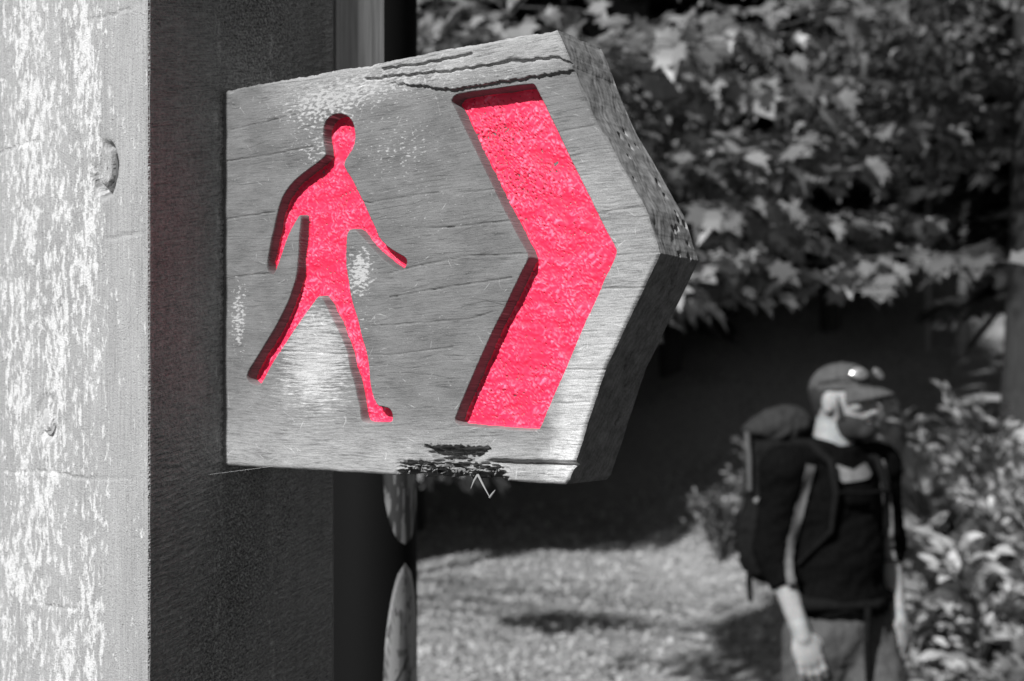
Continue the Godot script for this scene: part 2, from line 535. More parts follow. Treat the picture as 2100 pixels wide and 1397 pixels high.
func build_board(root: Node3D):
	board_noise = noise(77, 1.0, 3)
	var nx := 600
	var ny := 460
	var y0 := -0.0475
	var dy := (0.1772 - y0) / (ny - 1)
	var ends := pts2(RIGHT_END)
	var s0 := PackedFloat32Array()
	var ds := PackedFloat32Array()
	for j in ny:
		s0.append(-0.010)
		var r := along(ends, y0 + j * dy) + 0.0003 * board_noise.get_noise_2d((y0 + j * dy) * 90.0, 30.0) + 0.0001 * board_noise.get_noise_2d((y0 + j * dy) * 500.0, 31.0)
		ds.append((r + 0.010) / (nx - 1))
	var walker := smooth_poly(pts2(WALKER))
	var chevron := smooth_poly(pts2(CHEVRON), 0.2)
	var f1 := poly_field(walker, nx, ny, y0, dy, s0, ds, 0.004)
	var f2 := poly_field(chevron, nx, ny, y0, dy, s0, ds, 0.004)
	var fc := poly_field(pts2(CHIP), nx, ny, y0, dy, s0, ds, 0.012)
	var cr := PackedFloat32Array()
	cr.resize(nx * ny)
	cr.fill(0.002)
	for c in CRACKS:
		var p := pts2(c)
		# wander a little between the measured points
		var prev := p[0]
		for k in p.size() - 1:
			var steps := maxi(2, int(p[k].distance_to(p[k + 1]) / 0.004))
			for e in steps:
				var q := p[k].lerp(p[k + 1], float(e + 1) / steps)
				q.y += 0.0004 * board_noise.get_noise_2d(q.x * 90.0, q.y * 300.0)
				line_field(cr, prev, q, nx, ny, y0, dy, s0, ds, 0.002)
				prev = q
	var split := PackedFloat32Array()
	split.resize(nx * ny)
	split.fill(0.003)
	for c in [[108.0, 168.5, 140.0, 166.0, 160.0, 164.5, 200.7, 163.9], [200.7, 163.9, 215.0, 163.0, 232.3, 161.9, 239.0, 158.5], [120.0, 172.0, 160.0, 170.5, 180.0, 171.5]]:
		var p := pts2(c)
		var last := p[0]
		for k in p.size() - 1:
			for e in 12:
				var q := p[k].lerp(p[k + 1], (e + 1) / 12.0)
				q.y += 0.0011 * board_noise.get_noise_2d(q.x * 140.0, q.y * 60.0) + 0.0005 * board_noise.get_noise_2d(q.x * 600.0, 5.0)
				line_field(split, last, q, nx, ny, y0, dy, s0, ds, 0.003)
				last = q
	var mb := MB.new()
	var nf := noise(71, 1.0, 3)
	for j in ny:
		var yr := y0 + j * dy
		for i in nx:
			var s := s0[j] + i * ds[j]
			var y := clampf(yr, board_bottom(s), board_top(s))
			var k := j * nx + i
			var d := maxf(0.0079 * smoothstep(-0.0002, 0.0010, f1[k]), 0.0092 * smoothstep(-0.0002, 0.0010, f2[k]))
			var open := maxf(f1[k], f2[k]) > 0.0
			if not open:
				var w := cr[k]
				if w < 0.0019: d += (0.0007 + 0.0007 * nf.get_noise_2d(s * 60.0, y * 40.0)) * exp(-w * w / (0.00030 * 0.00030))
				w = split[k]
				if w < 0.0029:
					var wide := 0.00042 + 0.0012 * bell(s, y, 0.206, 0.1635, 0.005, 0.01)
					d += 0.0022 * exp(-w * w / (wide * wide))
				# the outer layer above the chevron stands proud and ends in a broken lip
				var lip := 0.1545 + 0.0009 * nf.get_noise_2d(s * 130.0, 3.0) + 0.0005 * nf.get_noise_2d(s * 500.0, 6.0) + 0.22 * maxf(0.0, 0.168 - s)
				d -= 0.0018 * smoothstep(lip - 0.0002, lip + 0.0006, y) * smoothstep(0.110, 0.150, s)
				# weathered grain
				d -= 0.00007 * nf.get_noise_2d(s * 40.0, y * 900.0) + 0.00007 * nf.get_noise_2d(s * 500.0, y * 900.0) + 0.0007 * nf.get_noise_2d(s * 12.0, y * 30.0)
				# the broken lower edge
				if fc[k] > -0.0115:
					d += smoothstep(-0.0012, 0.0016, fc[k] + 0.0016 * nf.get_noise_2d(s * 260.0, y * 420.0)) * (0.0075 + 0.005 * nf.get_noise_2d(s * 70.0, y * 420.0) + 0.0025 * nf.get_noise_2d(s * 300.0, y * 300.0))
				var low := smoothstep(-0.0365, -0.0395, y + 0.0016 * nf.get_noise_2d(s * 180.0, 50.0)) * smoothstep(0.128, 0.137, s) * (1.0 - smoothstep(0.194, 0.204, s))
				if low > 0.0: d += low * (0.0040 + 0.0065 * nf.get_noise_2d(s * 110.0, y * 620.0) + 0.002 * nf.get_noise_2d(s * 380.0, y * 700.0))
				if s > 0.186 and y < -0.030:
					var g := y + 0.0362 + 0.0004 * nf.get_noise_2d(s * 90.0, 8.0)
					d += 0.0035 * exp(-pow(g / 0.0011, 2.0)) * smoothstep(0.186, 0.194, s)
					if g < 0.0: d += 0.0015 * smoothstep(0.186, 0.194, s) * (1.0 - smoothstep(0.0, 0.006, -g))
				# rounded arrises
				var e := minf(minf(y - board_bottom(s), board_top(s) - y), (nx - 1 - i) * ds[j])
				if e < 0.0018:
					var t := 1.0 - e / 0.0018
					d += 0.0013 * t * t
			mb.v.append(Vector3(s, y, -d))
			mb.uv.append(Vector2((s + 0.010) / 0.2965, (0.1772 - y) / 0.2247))
	mb.grid(0, nx, ny)
	var mesh := mb.commit()
	# the edges and the back, 41.5 mm thick
	var T := 0.0415
	var sb := MB.new()
	var pit := noise(81, 1.0, 2)
	var around := PackedInt32Array()
	for j in ny: around.append(j * nx + nx - 1)
	sides(sb, mb, around, T, 60, Vector3(1, 0, 0), pit, true)
	around = PackedInt32Array()
	for i in nx: around.append((ny - 1) * nx + nx - 1 - i)
	sides(sb, mb, around, T, 10, Vector3(0, 1, 0), pit, false)
	around = PackedInt32Array()
	for i in nx: around.append(i)
	sides(sb, mb, around, T, 14, Vector3(0, -1, 0), pit, false)
	var base := sb.v.size()
	for j in 47:
		for i in 31:
			var k := mini(j * 10, ny - 1) * nx + mini(i * 20, nx - 1)
			sb.v.append(Vector3(mb.v[k].x, mb.v[k].y, -T))
			sb.c.append(Color(0.25, 0.25, 0.25))
	sb.grid(base, 31, 47, true)
	sb.commit(mesh)
	mesh.surface_set_material(0, board_material())
	var em := mat(1.0, 0.88, 0.3)
	em.vertex_color_use_as_albedo = true
	mesh.surface_set_material(1, em)
	var o := put("sign_board", mesh, null, root)
	o.position = Vector3(0, EYE, -0.0562)
	meta(o, "thick grey arrow-shaped board with broken lower edge")
	var red := paint_material()
	var pw := put("painted_walker", inlay(walker, 91, 0.0071), red, o)
	meta(pw, "red walking figure carved into the board")
	var pc := put("painted_chevron", inlay(chevron, 95, 0.0084), red, o)
	meta(pc, "red chevron carved into the board")
	# loose splinters at the broken lower edge
	var r := RandomNumberGenerator.new()
	r.seed = 5
	var sm := mat(0.26, 0.9)
	for e in [[Vector3(0.1800, -0.0435, -0.004), Vector3(0.1770, -0.0505, -0.002)], [Vector3(0.1800, -0.0435, -0.004), Vector3(0.1895, -0.0545, -0.001)], [Vector3(0.1895, -0.0545, -0.001), Vector3(0.1935, -0.0505, 0.0)]]:
		var s := MB.new()
		var mid: Vector3 = (e[0] + e[1]) / 2.0 + Vector3(r.randf_range(-1, 1), r.randf_range(-1, 1), 0.5) * 0.0007
		s.tube(PackedVector3Array([e[0], mid, e[1]]), PackedFloat32Array([0.0008, 0.0006, 0.0002]), 5)
		put("splinter", s.commit(), sm, o)
	# a thread of spider silk across the lower corner
	var th := MB.new()
	th.tube(PackedVector3Array([Vector3(0.0005, -0.0490, 0.014), Vector3(0.018, -0.0465, 0.006), Vector3(0.040, -0.0435, 0.0008)]), PackedFloat32Array([0.00006, 0.00006, 0.00006]), 4)
	put("silk_thread", th.commit(), mat(0.6, 0.5), o)

func sides(sb: MB, front: MB, ids: PackedInt32Array, T: float, across: int, out: Vector3, pit: FastNoiseLite, ends: bool):
	var base := sb.v.size()
	# worm holes in the end grain
	var r := RandomNumberGenerator.new()
	r.seed = 17
	var holes := []
	for k in 34:
		holes.append(Vector3(r.randf_range(-0.03, 0.15), -T * clampf(r.randfn(0.62, 0.2), 0.15, 0.95), r.randf_range(0.0008, 0.0019)))
	for q in across:
		var f := float(q) / (across - 1)
		for k in ids.size():
			var p := front.v[ids[k]]
			var z := lerpf(p.z, -T, f)
			var h := 0.0005 * pit.get_noise_3d(p.x * 90.0, p.y * 90.0, z * 90.0)
			if ends:
				# end grain: growth rings and worm holes
				h += 0.00006 * sin((z * 1.0 + p.y * 0.35) * 1900.0 + 5.0 * pit.get_noise_2d(p.y * 60.0, z * 90.0))
				for w: Vector3 in holes:
					var e := Vector2((p.y - w.x) * 0.8, z - w.y).length() / w.z
					if e < 1.0: h -= 0.0030 * (1.0 - e * e)
			if q == 0 or q == across - 1: h = 0.0
			sb.v.append(Vector3(p.x, p.y, z) + out * h)
			var g := 0.25 * (1.0 + 0.35 * pit.get_noise_3d(p.x * 700.0, p.y * 700.0, z * 700.0) + 0.35 * pit.get_noise_3d(p.x * 110.0, p.y * 110.0, z * 110.0) + 0.12 * sin((z + p.y * 0.35) * 1500.0 + 6.0 * pit.get_noise_2d(p.y * 60.0, z * 90.0)))
			sb.c.append(Color(g, g, g))
	sb.grid(base, ids.size(), across, true)

func board_material() -> StandardMaterial3D:
	var w := 1186
	var h := 900
	var a := PackedByteArray(); a.resize(w * h)
	var b := PackedByteArray(); b.resize(w * h)
	var n1 := noise(111, 1.0, 3)
	var n2 := noise(112, 1.0, 3)
	var n3 := noise(113, 1.0, 4)
	for j in h:
		var y := 177.2 - 224.7 * j / h      # millimetres
		for i in w:
			var s := -10.0 + 296.5 * i / w
			var bend := y + 2.0 * sin(s * 0.018) + 1.5 * n3.get_noise_2d(s * 0.01, y * 0.02)
			var g := n1.get_noise_2d(s * 0.045, bend * 0.85)
			var g2 := n1.get_noise_2d(s * 0.16 + 60.0, bend * 2.6)
			var f := n2.get_noise_2d(s * 1.5, y * 1.9)
			var blot := n3.get_noise_2d(s * 0.03 + 5.0, y * 0.045)
			var v := 0.158 + 0.028 * g + 0.034 * g2 + 0.038 * f + 0.045 * blot
			# cleaner, paler wood where the surface has weathered off
			var pale := 0.0
			pale += 0.13 * smoothstep(-8.0, -34.0, y + 8.0 * blot)
			pale += 0.24 * smoothstep(0.25, 0.75, bell(s, y, 72.0, 18.0, 26.0, 28.0) + 0.35 * g + 0.25 * g2)
			pale += (0.10 + 0.20 * (1.0 - smoothstep(-10.0, 75.0, y + 12.0 * blot))) * smoothstep(218.0, 240.0, s + 14.0 * blot) * (1.0 - smoothstep(95.0, 135.0, y))
			pale += 0.12 * smoothstep(150.0, 166.0, y) * smoothstep(20.0, 60.0, s)
			pale += 0.10 * bell(s, y, 60.0, -8.0, 50.0, 14.0)
			v += pale * (1.0 + 0.7 * f + 0.5 * g + 0.5 * g2 + 0.2 * blot)
			# flakes of old white paint
			var much := 0.95 * bell(s, y, 78.0, 158.0, 34.0, 12.0) + 0.75 * bell(s, y, 128.0, 166.0, 50.0, 9.0) + 1.0 * bell(s, y, 12.0, 42.0, 6.5, 20.0) + 1.35 * bell(s, y, 104.0, 64.0, 9.0, 13.0) + 0.62 * bell(s, y, 72.0, 133.0, 16.0, 12.0) + 0.42 * bell(s, y, 132.0, 128.0, 30.0, 16.0) + 0.12 * bell(s, y, 150.0, 95.0, 30.0, 20.0) + 0.10 * bell(s, y, 150.0, 10.0, 40.0, 40.0) + 0.4 * bell(s, y, 108.0, 35.0, 8.0, 8.0) + 0.3 * bell(s, y, 195.0, 160.0, 40.0, 10.0)
			var fl := n2.get_noise_2d(s * 0.20 + 90.0, bend * 0.50) + 0.22 * n2.get_noise_2d(s * 0.7, y * 1.3 + 70.0)
			var on := smoothstep(0.0, 0.34, fl + 0.85 * much - 0.60)
			v = lerpf(v, 0.42 + 0.12 * f, on)
			# grime that follows the grain
			v *= 1.0 - 0.35 * smoothstep(0.18, 0.5, -g) * smoothstep(-0.1, 0.4, n3.get_noise_2d(s * 0.05, y * 0.1 + 30.0))
			if f < -0.42: v *= 0.72
			a[j * w + i] = srgb8(maxf(v, 0.04))
			b[j * w + i] = clampi(int(115.0 + 55.0 * g + 55.0 * g2 + 50.0 * f + 40.0 * on), 0, 255)
	# scratches across the grain and hairline checks along it
	var r := RandomNumberGenerator.new()
	r.seed = 23
	for q in 520:
		var check := q % 3 == 0
		var px := r.randf() * w
		var py := r.randf() * h
		var ang := r.randfn(0.0, 0.05) if check else r.randfn(0.15, 0.7)
		var len_ := r.randf_range(30, 190) if check else r.randf_range(5, 34)
		var lift := -r.randf_range(14, 34) if check else r.randf_range(14, 52)
		for e in int(len_):
			ang += r.randfn(0.0, 0.012 if check else 0.05)
			px += cos(ang)
			py += sin(ang)
			var ix := int(px)
			var iy := int(py)
			if ix < 1 or iy < 1 or ix >= w - 1 or iy >= h - 1: break
			var fade := sin(PI * e / len_)
			for o in 2:
				var id := (iy + o) * w + ix
				a[id] = clampi(a[id] + int(lift * fade * (1.0 if o == 0 else 0.5)), 20, 250)
				b[id] = clampi(b[id] + int(lift * fade * 0.8), 0, 255)
	var m := StandardMaterial3D.new()
	m.albedo_texture = l8(a, w, h)
	m.heightmap_enabled = true
	m.heightmap_texture = l8(b, w, h)
	m.heightmap_scale = 0.026
	m.texture_repeat = false
	m.roughness = 0.82
	m.metallic_specular = 0.4
	return m

func paint_material() -> StandardMaterial3D:
	var m := StandardMaterial3D.new()
	m.vertex_color_use_as_albedo = true
	m.roughness = 0.54
	m.metallic_specular = 0.45
	return m

# the painted floor of a carving: thick, pimpled paint with burst bubbles
func inlay(poly: PackedVector2Array, sd: int, deep: float) -> ArrayMesh:
	var lo := poly[0]
	var hi := poly[0]
	for p in poly:
		lo = lo.min(p)
		hi = hi.max(p)
	lo -= Vector2(0.002, 0.002)
	hi += Vector2(0.002, 0.002)
	var d := 0.00048
	var nx := int((hi.x - lo.x) / d) + 2
	var ny := int((hi.y - lo.y) / d) + 2
	var s0 := PackedFloat32Array(); s0.resize(ny); s0.fill(lo.x)
	var ds := PackedFloat32Array(); ds.resize(ny); ds.fill(d)
	var f := poly_field(poly, nx, ny, lo.y, d, s0, ds, 0.006)
	var n1 := noise(sd, 1.0, 2)
	var n2 := noise(sd + 1, 1.0, 3)
	var id := PackedInt32Array(); id.resize(nx * ny); id.fill(-1)
	var mb := MB.new()
	for j in ny:
		for i in nx:
			var k := j * nx + i
			if f[k] < -0.0009: continue
			id[k] = mb.v.size()
			var s := lo.x + i * d
			var y := lo.y + j * d
			var warp := n2.get_noise_2d(s * 60.0, y * 60.0) * 0.004
			var b := n1.get_noise_2d((s + warp) * 330.0, (y + warp) * 430.0)
			var big := n2.get_noise_2d(s * 45.0, y * 70.0)
			var rough := 0.35 + 0.9 * smoothstep(-0.3, 0.35, n2.get_noise_2d(s * 38.0 + 11.0, y * 52.0))
			var brush := n2.get_noise_2d(s * 30.0, y * 420.0 + 60.0)
			var z := -deep + 0.00042 * b * rough + 0.00012 * brush + 0.0009 * big + 0.00010 * n2.get_noise_2d(s * 700.0, y * 700.0)
			# paint creeps up the foot of the walls
			z += 0.0030 * pow(1.0 - clampf((f[k] + 0.0004) / 0.0022, 0.0, 1.0), 2.0)
			var much := bell(s, y, 0.188, 0.131, 0.022, 0.010) + 0.9 * bell(s, y, 0.205, 0.106, 0.02, 0.012) + 0.35 * bell(s, y, 0.19, 0.0, 0.02, 0.014) + 0.25 * bell(s, y, 0.09, 0.06, 0.01, 0.02)
			var hole := smoothstep(0.40, 0.52, n1.get_noise_2d(s * 520.0 + 300.0, y * 580.0) + 0.30 * much - 0.16)
			z -= 0.0009 * hole
			var tone := 0.95 + 0.12 * big + 0.05 * b + 0.06 * brush
			var c := Color(0.92 * tone, 0.028 * tone, 0.096 * tone).lerp(Color(0.09, 0.02, 0.02), hole * 0.85)
			# chalky, faded paint on the crests
			c = c.lerp(Color(0.92, 0.24, 0.38), 0.62 * smoothstep(0.10, 0.50, b) * smoothstep(-0.25, 0.4, big + 0.1))
			mb.v.append(Vector3(s, y, z))
			mb.c.append(c)
	for j in ny - 1:
		for i in nx - 1:
			var a := id[j * nx + i]
			var b := id[j * nx + i + 1]
			var e := id[(j + 1) * nx + i]
			var g := id[(j + 1) * nx + i + 1]
			if a >= 0 and b >= 0 and e >= 0: mb.i.append_array(PackedInt32Array([a, e, b]))
			if b >= 0 and e >= 0 and g >= 0: mb.i.append_array(PackedInt32Array([b, e, g]))
	return mb.commit()

# ------------------------------------------------------------------ the steel pole with stickers behind the post
func build_pole():
	var root := group_node("steel_pole", Vector3(-0.1392, 0, -1.3))
	meta(root, "dark round steel pole with two oval stickers behind the wooden post", "pole")
	var mb := MB.new()
	var R := 0.045
	mb.tube(PackedVector3Array([Vector3(0, -0.3, 0), Vector3(0, 1.0, 0), Vector3(0, 2.0, 0), Vector3(0, 3.1, 0)]), PackedFloat32Array([R, R, R, R]), 64)
	var dark := mat(0.007, 0.6, 0.2)
	put("tube", mb.commit(), dark, root)
	put("cap", dome(R + 0.0015, 0.018), dark, root).position = Vector3(0, 3.1, 0)
	for k in 2:
		var w := 260
		var h := 620
		var im := PackedByteArray(); im.resize(w * h)
		var n1 := noise(200 + k, 1.0, 3)
		for j in h:
			for i in w:
				var x := (i + 0.5) / w * 2.0 - 1.0
				var y := (j + 0.5) / h * 2.0 - 1.0
				var r := sqrt(x * x + y * y)
				var v := 0.30
				if k == 0:
					# lower sticker: pale oval, darker leaning arrow, broken ring of marks round the rim
					v = 0.42
					if r > 0.93: v = 0.6
					elif r > 0.80: v = 0.26 if fposmod(atan2(y, x) * 9.0, 1.0) < 0.45 else 0.45
					var ax := x + 0.25 * y * 0.3
					if absf(ax) < 0.34 and y > -0.28 and y < 0.62: v = 0.24
					if y <= -0.20 and y > -0.66 and ax > -0.34 and ax < 0.34 + (y + 0.2) * 0.9: v = 0.26
					if absf(y + 0.30 + x * 0.25) < 0.018 and x < 0.2 and x > -0.5: v = 0.06
					if absf(y - 0.58 + x * 0.25) < 0.018 and x < 0.2 and x > -0.5: v = 0.06
					if n1.get_noise_2d(x * 2.2, y * 5.0) > 0.28: v *= 0.45
				else:
					# upper sticker: dark oval with pale streaks worn through
					v = 0.08
					if r > 0.94: v = 0.05
					if n1.get_noise_2d(x * 3.0, y * 1.6 + 4.0) > 0.16: v = 0.34
				v *= 1.0 + 0.25 * n1.get_noise_2d(x * 25.0, y * 50.0)
				im[j * w + i] = srgb8(v)
		var m := StandardMaterial3D.new()
		m.albedo_texture = l8(im, w, h)
		m.texture_repeat = false
		m.roughness = 0.45
		m.metallic_specular = 0.5
		var st := MB.new()
		var cy := 1.392 if k == 0 else 1.628
		var hh := 0.140 if k == 0 else 0.078
		var a0 := deg_to_rad(19.0)
		var a1 := deg_to_rad(84.0)
		for q in 33:
			for e in 17:
				# an oval laid round the tube
				var f := (e / 16.0) * 2.0 - 1.0
				var t := q / 32.0 * 2.0 - 1.0
				var half := sqrt(maxf(0.0, 1.0 - t * t))
				var lift := 0.0006 + (0.0012 if f < -0.9 and absf(t) < 0.4 else 0.0)
				var ang := lerpf(a0, a1, (f * half + 1.0) / 2.0)
				st.v.append(Vector3(sin(ang) * (R + lift), t * hh, cos(ang) * (R + lift)))
				st.uv.append(Vector2((f * half + 1.0) / 2.0, (1.0 - t) / 2.0))
		st.grid(0, 17, 33)
		var so := put("sticker", st.commit(), m, root)
		so.position = Vector3(0, cy, 0)
		meta(so, "pale oval sticker with an arrow" if k == 0 else "dark oval sticker with worn pale streaks")

func dome(r: float, h: float) -> ArrayMesh:
	var mb := MB.new()
	for j in 9:
		var t := j / 8.0 * PI / 2.0
		for q in 25:
			var a := TAU * q / 24.0
			mb.v.append(Vector3(cos(a) * r * cos(t), h * sin(t), sin(a) * r * cos(t)))
	mb.grid(0, 25, 9, true)
	return mb.commit()

# ------------------------------------------------------------------ the ground
var hill_noise: FastNoiseLite

func ground_y(x: float, z: float) -> float:
	var Z := -z
	var t := Z - 15.0 + 0.25 * clampf(x, -10.0, 20.0)
	var h := 0.0
	if t > 0.0:
		h = 3.3 * smoothstep(0.0, 13.0, t) + 0.55 * maxf(0.0, t - 21.0)
	h += 0.07 * maxf(0.0, x - 2.0) * smoothstep(12.0, 22.0, Z)
	h += 0.50 * smoothstep(1.3, 2.6, x) * smoothstep(4.4, 6.4, Z)
	return h + 0.05 * hill_noise.get_noise_2d(x, z) * smoothstep(0.5, 6.0, Vector2(x, z).length()) + 0.8 * smoothstep(14.0, 30.0, Z) * hill_noise.get_noise_2d(x * 0.25 + 40.0, z * 0.25)

func soil(base: float, sd: int, amount: float, size: float) -> StandardMaterial3D:
	var w := 512
	var a := PackedByteArray(); a.resize(w * w)
	var b := PackedByteArray(); b.resize(w * w)
	var n1 := noise(sd, 1.0, 4)
	var n2 := noise(sd + 1, 1.0, 2)
	for y in w:
		for x in w:
			var u := TAU * x / w
			var t := TAU * y / w
			var p := Vector3(cos(u), sin(u), cos(t)) * 6.0
			var q := n1.get_noise_3d(p.x, p.y + sin(t) * 6.0, p.z) * 1.0
			p = Vector3(cos(u), sin(u), cos(t)) * 26.0
			var f := n2.get_noise_3d(p.x + 50.0, p.y + sin(t) * 26.0, p.z)
			a[y * w + x] = srgb8(base * maxf(0.15, 1.0 + amount * (0.8 * q + 1.0 * f)))
			b[y * w + x] = clampi(int(128 + 80 * q + 90 * f), 0, 255)
	var m := StandardMaterial3D.new()
	m.albedo_texture = l8(a, w, w)
	m.heightmap_enabled = true
	m.heightmap_texture = l8(b, w, w)
	m.heightmap_scale = 1.6
	m.roughness = 0.95
	m.metallic_specular = 0.2
	m.uv1_triplanar = true
	m.uv1_world_triplanar = true
	m.uv1_scale = Vector3.ONE / size
	return m

func build_ground():
	hill_noise = noise(301, 0.22, 3)
	# one sheet, fine where it is seen and coarse towards the horizon
	var xs := PackedFloat32Array([-200, -140, -100, -70, -50, -38, -30, -24, -20])
	var x := -16.0
	while x < 18.0:
		xs.append(x)
		x += 0.25
	xs.append_array(PackedFloat32Array([18, 20, 24, 30, 38, 50, 70, 100, 140, 200]))
	var zs := PackedFloat32Array([120, 80, 50, 30, 20, 14, 10, 7])
	var z := 5.0
	while z > -34.0:
		zs.append(z)
		z -= 0.25
	zs.append_array(PackedFloat32Array([-34, -36, -39, -42, -46, -50, -56, -64, -75, -90, -120, -200]))
	var mb := MB.new()
	for q in zs:
		for p in xs: mb.v.append(Vector3(p, ground_y(p, q), q))
	mb.grid(0, xs.size(), zs.size())
	meta(put("ground", mb.commit(), soil(0.27, 310, 0.8, 2.3), self), "", "", "", "structure")
	# the grassy verge beside the post
	mb = MB.new()
	var verge_rows := 0
	z = 7.0
	while z > -5.6:
		verge_rows += 1
		x = -9.0
		while x < 6.01:
			mb.v.append(Vector3(x, ground_y(x, z) + 0.006, z))
			x += 0.25
		z -= 0.25
	mb.grid(0, 61, verge_rows)
	meta(put("grass_verge", mb.commit(), soil(0.05, 330, 0.7, 1.1), self), "", "", "", "structure")
	# the trodden path: pale gravel and old leaves
	mb = MB.new()
	var edge := noise(305, 0.35, 3)
	var px := PackedFloat32Array()
	x = -13.0
	while x < 6.0:
		px.append(x)
		x += 0.25
	var rows := 0
	z = 4.0
	while z > -17.5:
		rows += 1
		for p in px: mb.v.append(Vector3(p, ground_y(p, z) + 0.012, z))
		z -= 0.25
	for r in rows - 1:
		for q in px.size() - 1:
			var a := r * px.size() + q
			var c := mb.v[a]
			var far := 15.6 - 0.22 * c.x + 1.2 * edge.get_noise_2d(c.x, c.z)
			var right := 3.7 + 1.2 * edge.get_noise_2d(c.z, c.x + 30.0)
			if -c.z < far and c.x < right and -c.z > 4.4 + 0.8 * edge.get_noise_2d(c.x + 9.0, 4.0):
				mb.i.append_array(PackedInt32Array([a, a + px.size(), a + 1, a + 1, a + px.size(), a + px.size() + 1]))
	meta(put("path", mb.commit(), soil(0.31, 320, 0.6, 1.9), self), "", "", "", "structure")

# ------------------------------------------------------------------ leaves and plants
func leaf_mesh(kind: int, variant: int) -> ArrayMesh:
	# along +y from the stalk, normal +z, length 1
	var out := PackedVector2Array()
	if kind == 0:      # five-lobed
		for p in [[0.0, 0.0], [0.16, 0.05], [0.40, 0.0], [0.30, 0.16], [0.56, 0.36], [0.36, 0.40], [0.46, 0.72], [0.24, 0.62], [0.12, 0.84], [0.0, 1.0]]: out.append(Vector2(p[0], p[1]))
	else:              # pointed oval
		for p in [[0.0, 0.0], [0.14, 0.08], [0.24, 0.25], [0.28, 0.45], [0.23, 0.66], [0.12, 0.86], [0.0, 1.0]]: out.append(Vector2(p[0], p[1]))
	var r := RandomNumberGenerator.new()
	r.seed = 900 + kind * 10 + variant
	var mb := MB.new()
	var fold := r.randf_range(0.10, 0.60)
	var curl := r.randf_range(0.05, 0.55)
	for side in [1.0, -1.0]:
		var base := mb.v.size()
		for k in out.size():
			var p := out[k]
			var wob := 1.0 + r.randf_range(-0.08, 0.08)
			mb.v.append(Vector3(0, p.y, -curl * p.y * p.y))
			mb.v.append(Vector3(side * p.x * wob, p.y, fold * p.x - curl * p.y * p.y - 0.25 * p.x * p.x))
			if k > 0:
				var a := base + (k - 1) * 2
				mb.i.append_array(PackedInt32Array([a, a + 1, a + 2, a + 1, a + 3, a + 2]) if side < 0 else PackedInt32Array([a, a + 2, a + 1, a + 1, a + 2, a + 3]))
	# the stalk
	var s := mb.v.size()
	mb.v.append_array(PackedVector3Array([Vector3(-0.012, 0, 0), Vector3(0.012, 0, 0), Vector3(0, -0.35, 0.05)]))
	mb.i.append_array(PackedInt32Array([s, s + 1, s + 2]))
	return mb.commit()

func leaf_material(lin: float, rough := 0.42) -> StandardMaterial3D:
	var m := StandardMaterial3D.new()
	m.albedo_color = grey(lin)
	m.vertex_color_use_as_albedo = true
	m.roughness = rough
	m.metallic_specular = 0.5
	m.backlight_enabled = true
	m.backlight = grey(0.45)
	return m

func leaf_at(p: Vector3, dir: Vector3, nrm: Vector3, length: float) -> Transform3D:
	var y := dir.normalized()
	var z := (nrm - y * nrm.dot(y)).normalized()
	return Transform3D(Basis(y.cross(z), y, z).scaled_local(Vector3(length, length, length)), p)

# how large a leaf shows in the picture; 0 outside it
func shows(p: Vector3, size: float) -> float:
	var Z := -p.z
	if Z < 0.3: return 0.0
	var x := p.x / Z
	var y := (p.y - EYE) / Z
	if absf(x) > 0.40 or y > 0.305 or y < -0.23: return 0.0
	return size / Z

func curve3(a: Vector3, b: Vector3, c: Vector3, t: float) -> Vector3:
	return a.lerp(b, t).lerp(b.lerp(c, t), t)

# a limb from a to b with side twigs; adds its wood to mb and its leaves to out
func limb(mb: MB, out: Array, a: Vector3, b: Vector3, r0: float, arch: float, twigs: int, twig_len: float, leaf: float, from_t := 0.25, r: RandomNumberGenerator = rng):
	var mid := (a + b) / 2.0 + Vector3(r.randf_range(-0.1, 0.1), arch, r.randf_range(-0.1, 0.1)) * a.distance_to(b)
	var pts := PackedVector3Array()
	var rad := PackedFloat32Array()
	for k in 9:
		var t := k / 8.0
		pts.append(curve3(a, mid, b, t) + Vector3(r.randf_range(-1, 1), r.randf_range(-1, 1), r.randf_range(-1, 1)) * 0.012 * a.distance_to(b) * (1.0 if k > 0 else 0.0))
		rad.append(lerpf(r0, 0.003, pow(t, 0.7)))
	mb.tube(pts, rad, 6)
	for k in twigs:
		var t := lerpf(from_t, 1.0, (k + 0.6) / twigs)
		var f := t * 8.0
		var i := mini(int(f), 7)
		var p := pts[i].lerp(pts[i + 1], f - i)
		var d := (pts[i + 1] - pts[i]).normalized()
		var ang := (1.0 if k % 2 else -1.0) * r.randf_range(0.5, 1.15)
		if k == twigs - 1: ang *= 0.15
		var td := (d.rotated(Vector3.UP, ang) + Vector3(0, r.randf_range(-0.35, 0.15), 0)).normalized()
		var l := twig_len * r.randf_range(0.6, 1.15) * (1.15 - 0.6 * t)
		var e := p + td * l + Vector3(0, -0.12 * l, 0)
		mb.tube(PackedVector3Array([p, p.lerp(e, 0.5) + Vector3(0, 0.04 * l, 0), e]), PackedFloat32Array([0.0035, 0.0025, 0.0012]), 4, false)
		var n := maxi(3, int(l / (leaf * 0.55)))
		for q in n:
			var u := (q + 0.8) / n
			var lp := p.lerp(e, u) + Vector3(0, 0.04 * l * (1.0 - absf(u * 2.0 - 1.0)), 0)
			var sd := (1.0 if q % 2 else -1.0) * r.randf_range(0.5, 1.2)
			if q == n - 1: sd *= 0.2
			var ld := td.rotated(Vector3.UP, sd) + Vector3(0, r.randf_range(-0.7, 0.1), 0)
			var nn := Vector3.UP * 0.9 + sun_dir * 0.5 + Vector3(r.randf_range(-1, 1), r.randf_range(-0.4, 0.4), r.randf_range(-1, 1)) * 0.65
			out.append(leaf_at(lp + ld.normalized() * leaf * 0.3, ld, nn, leaf * r.randf_range(0.65, 1.2)))

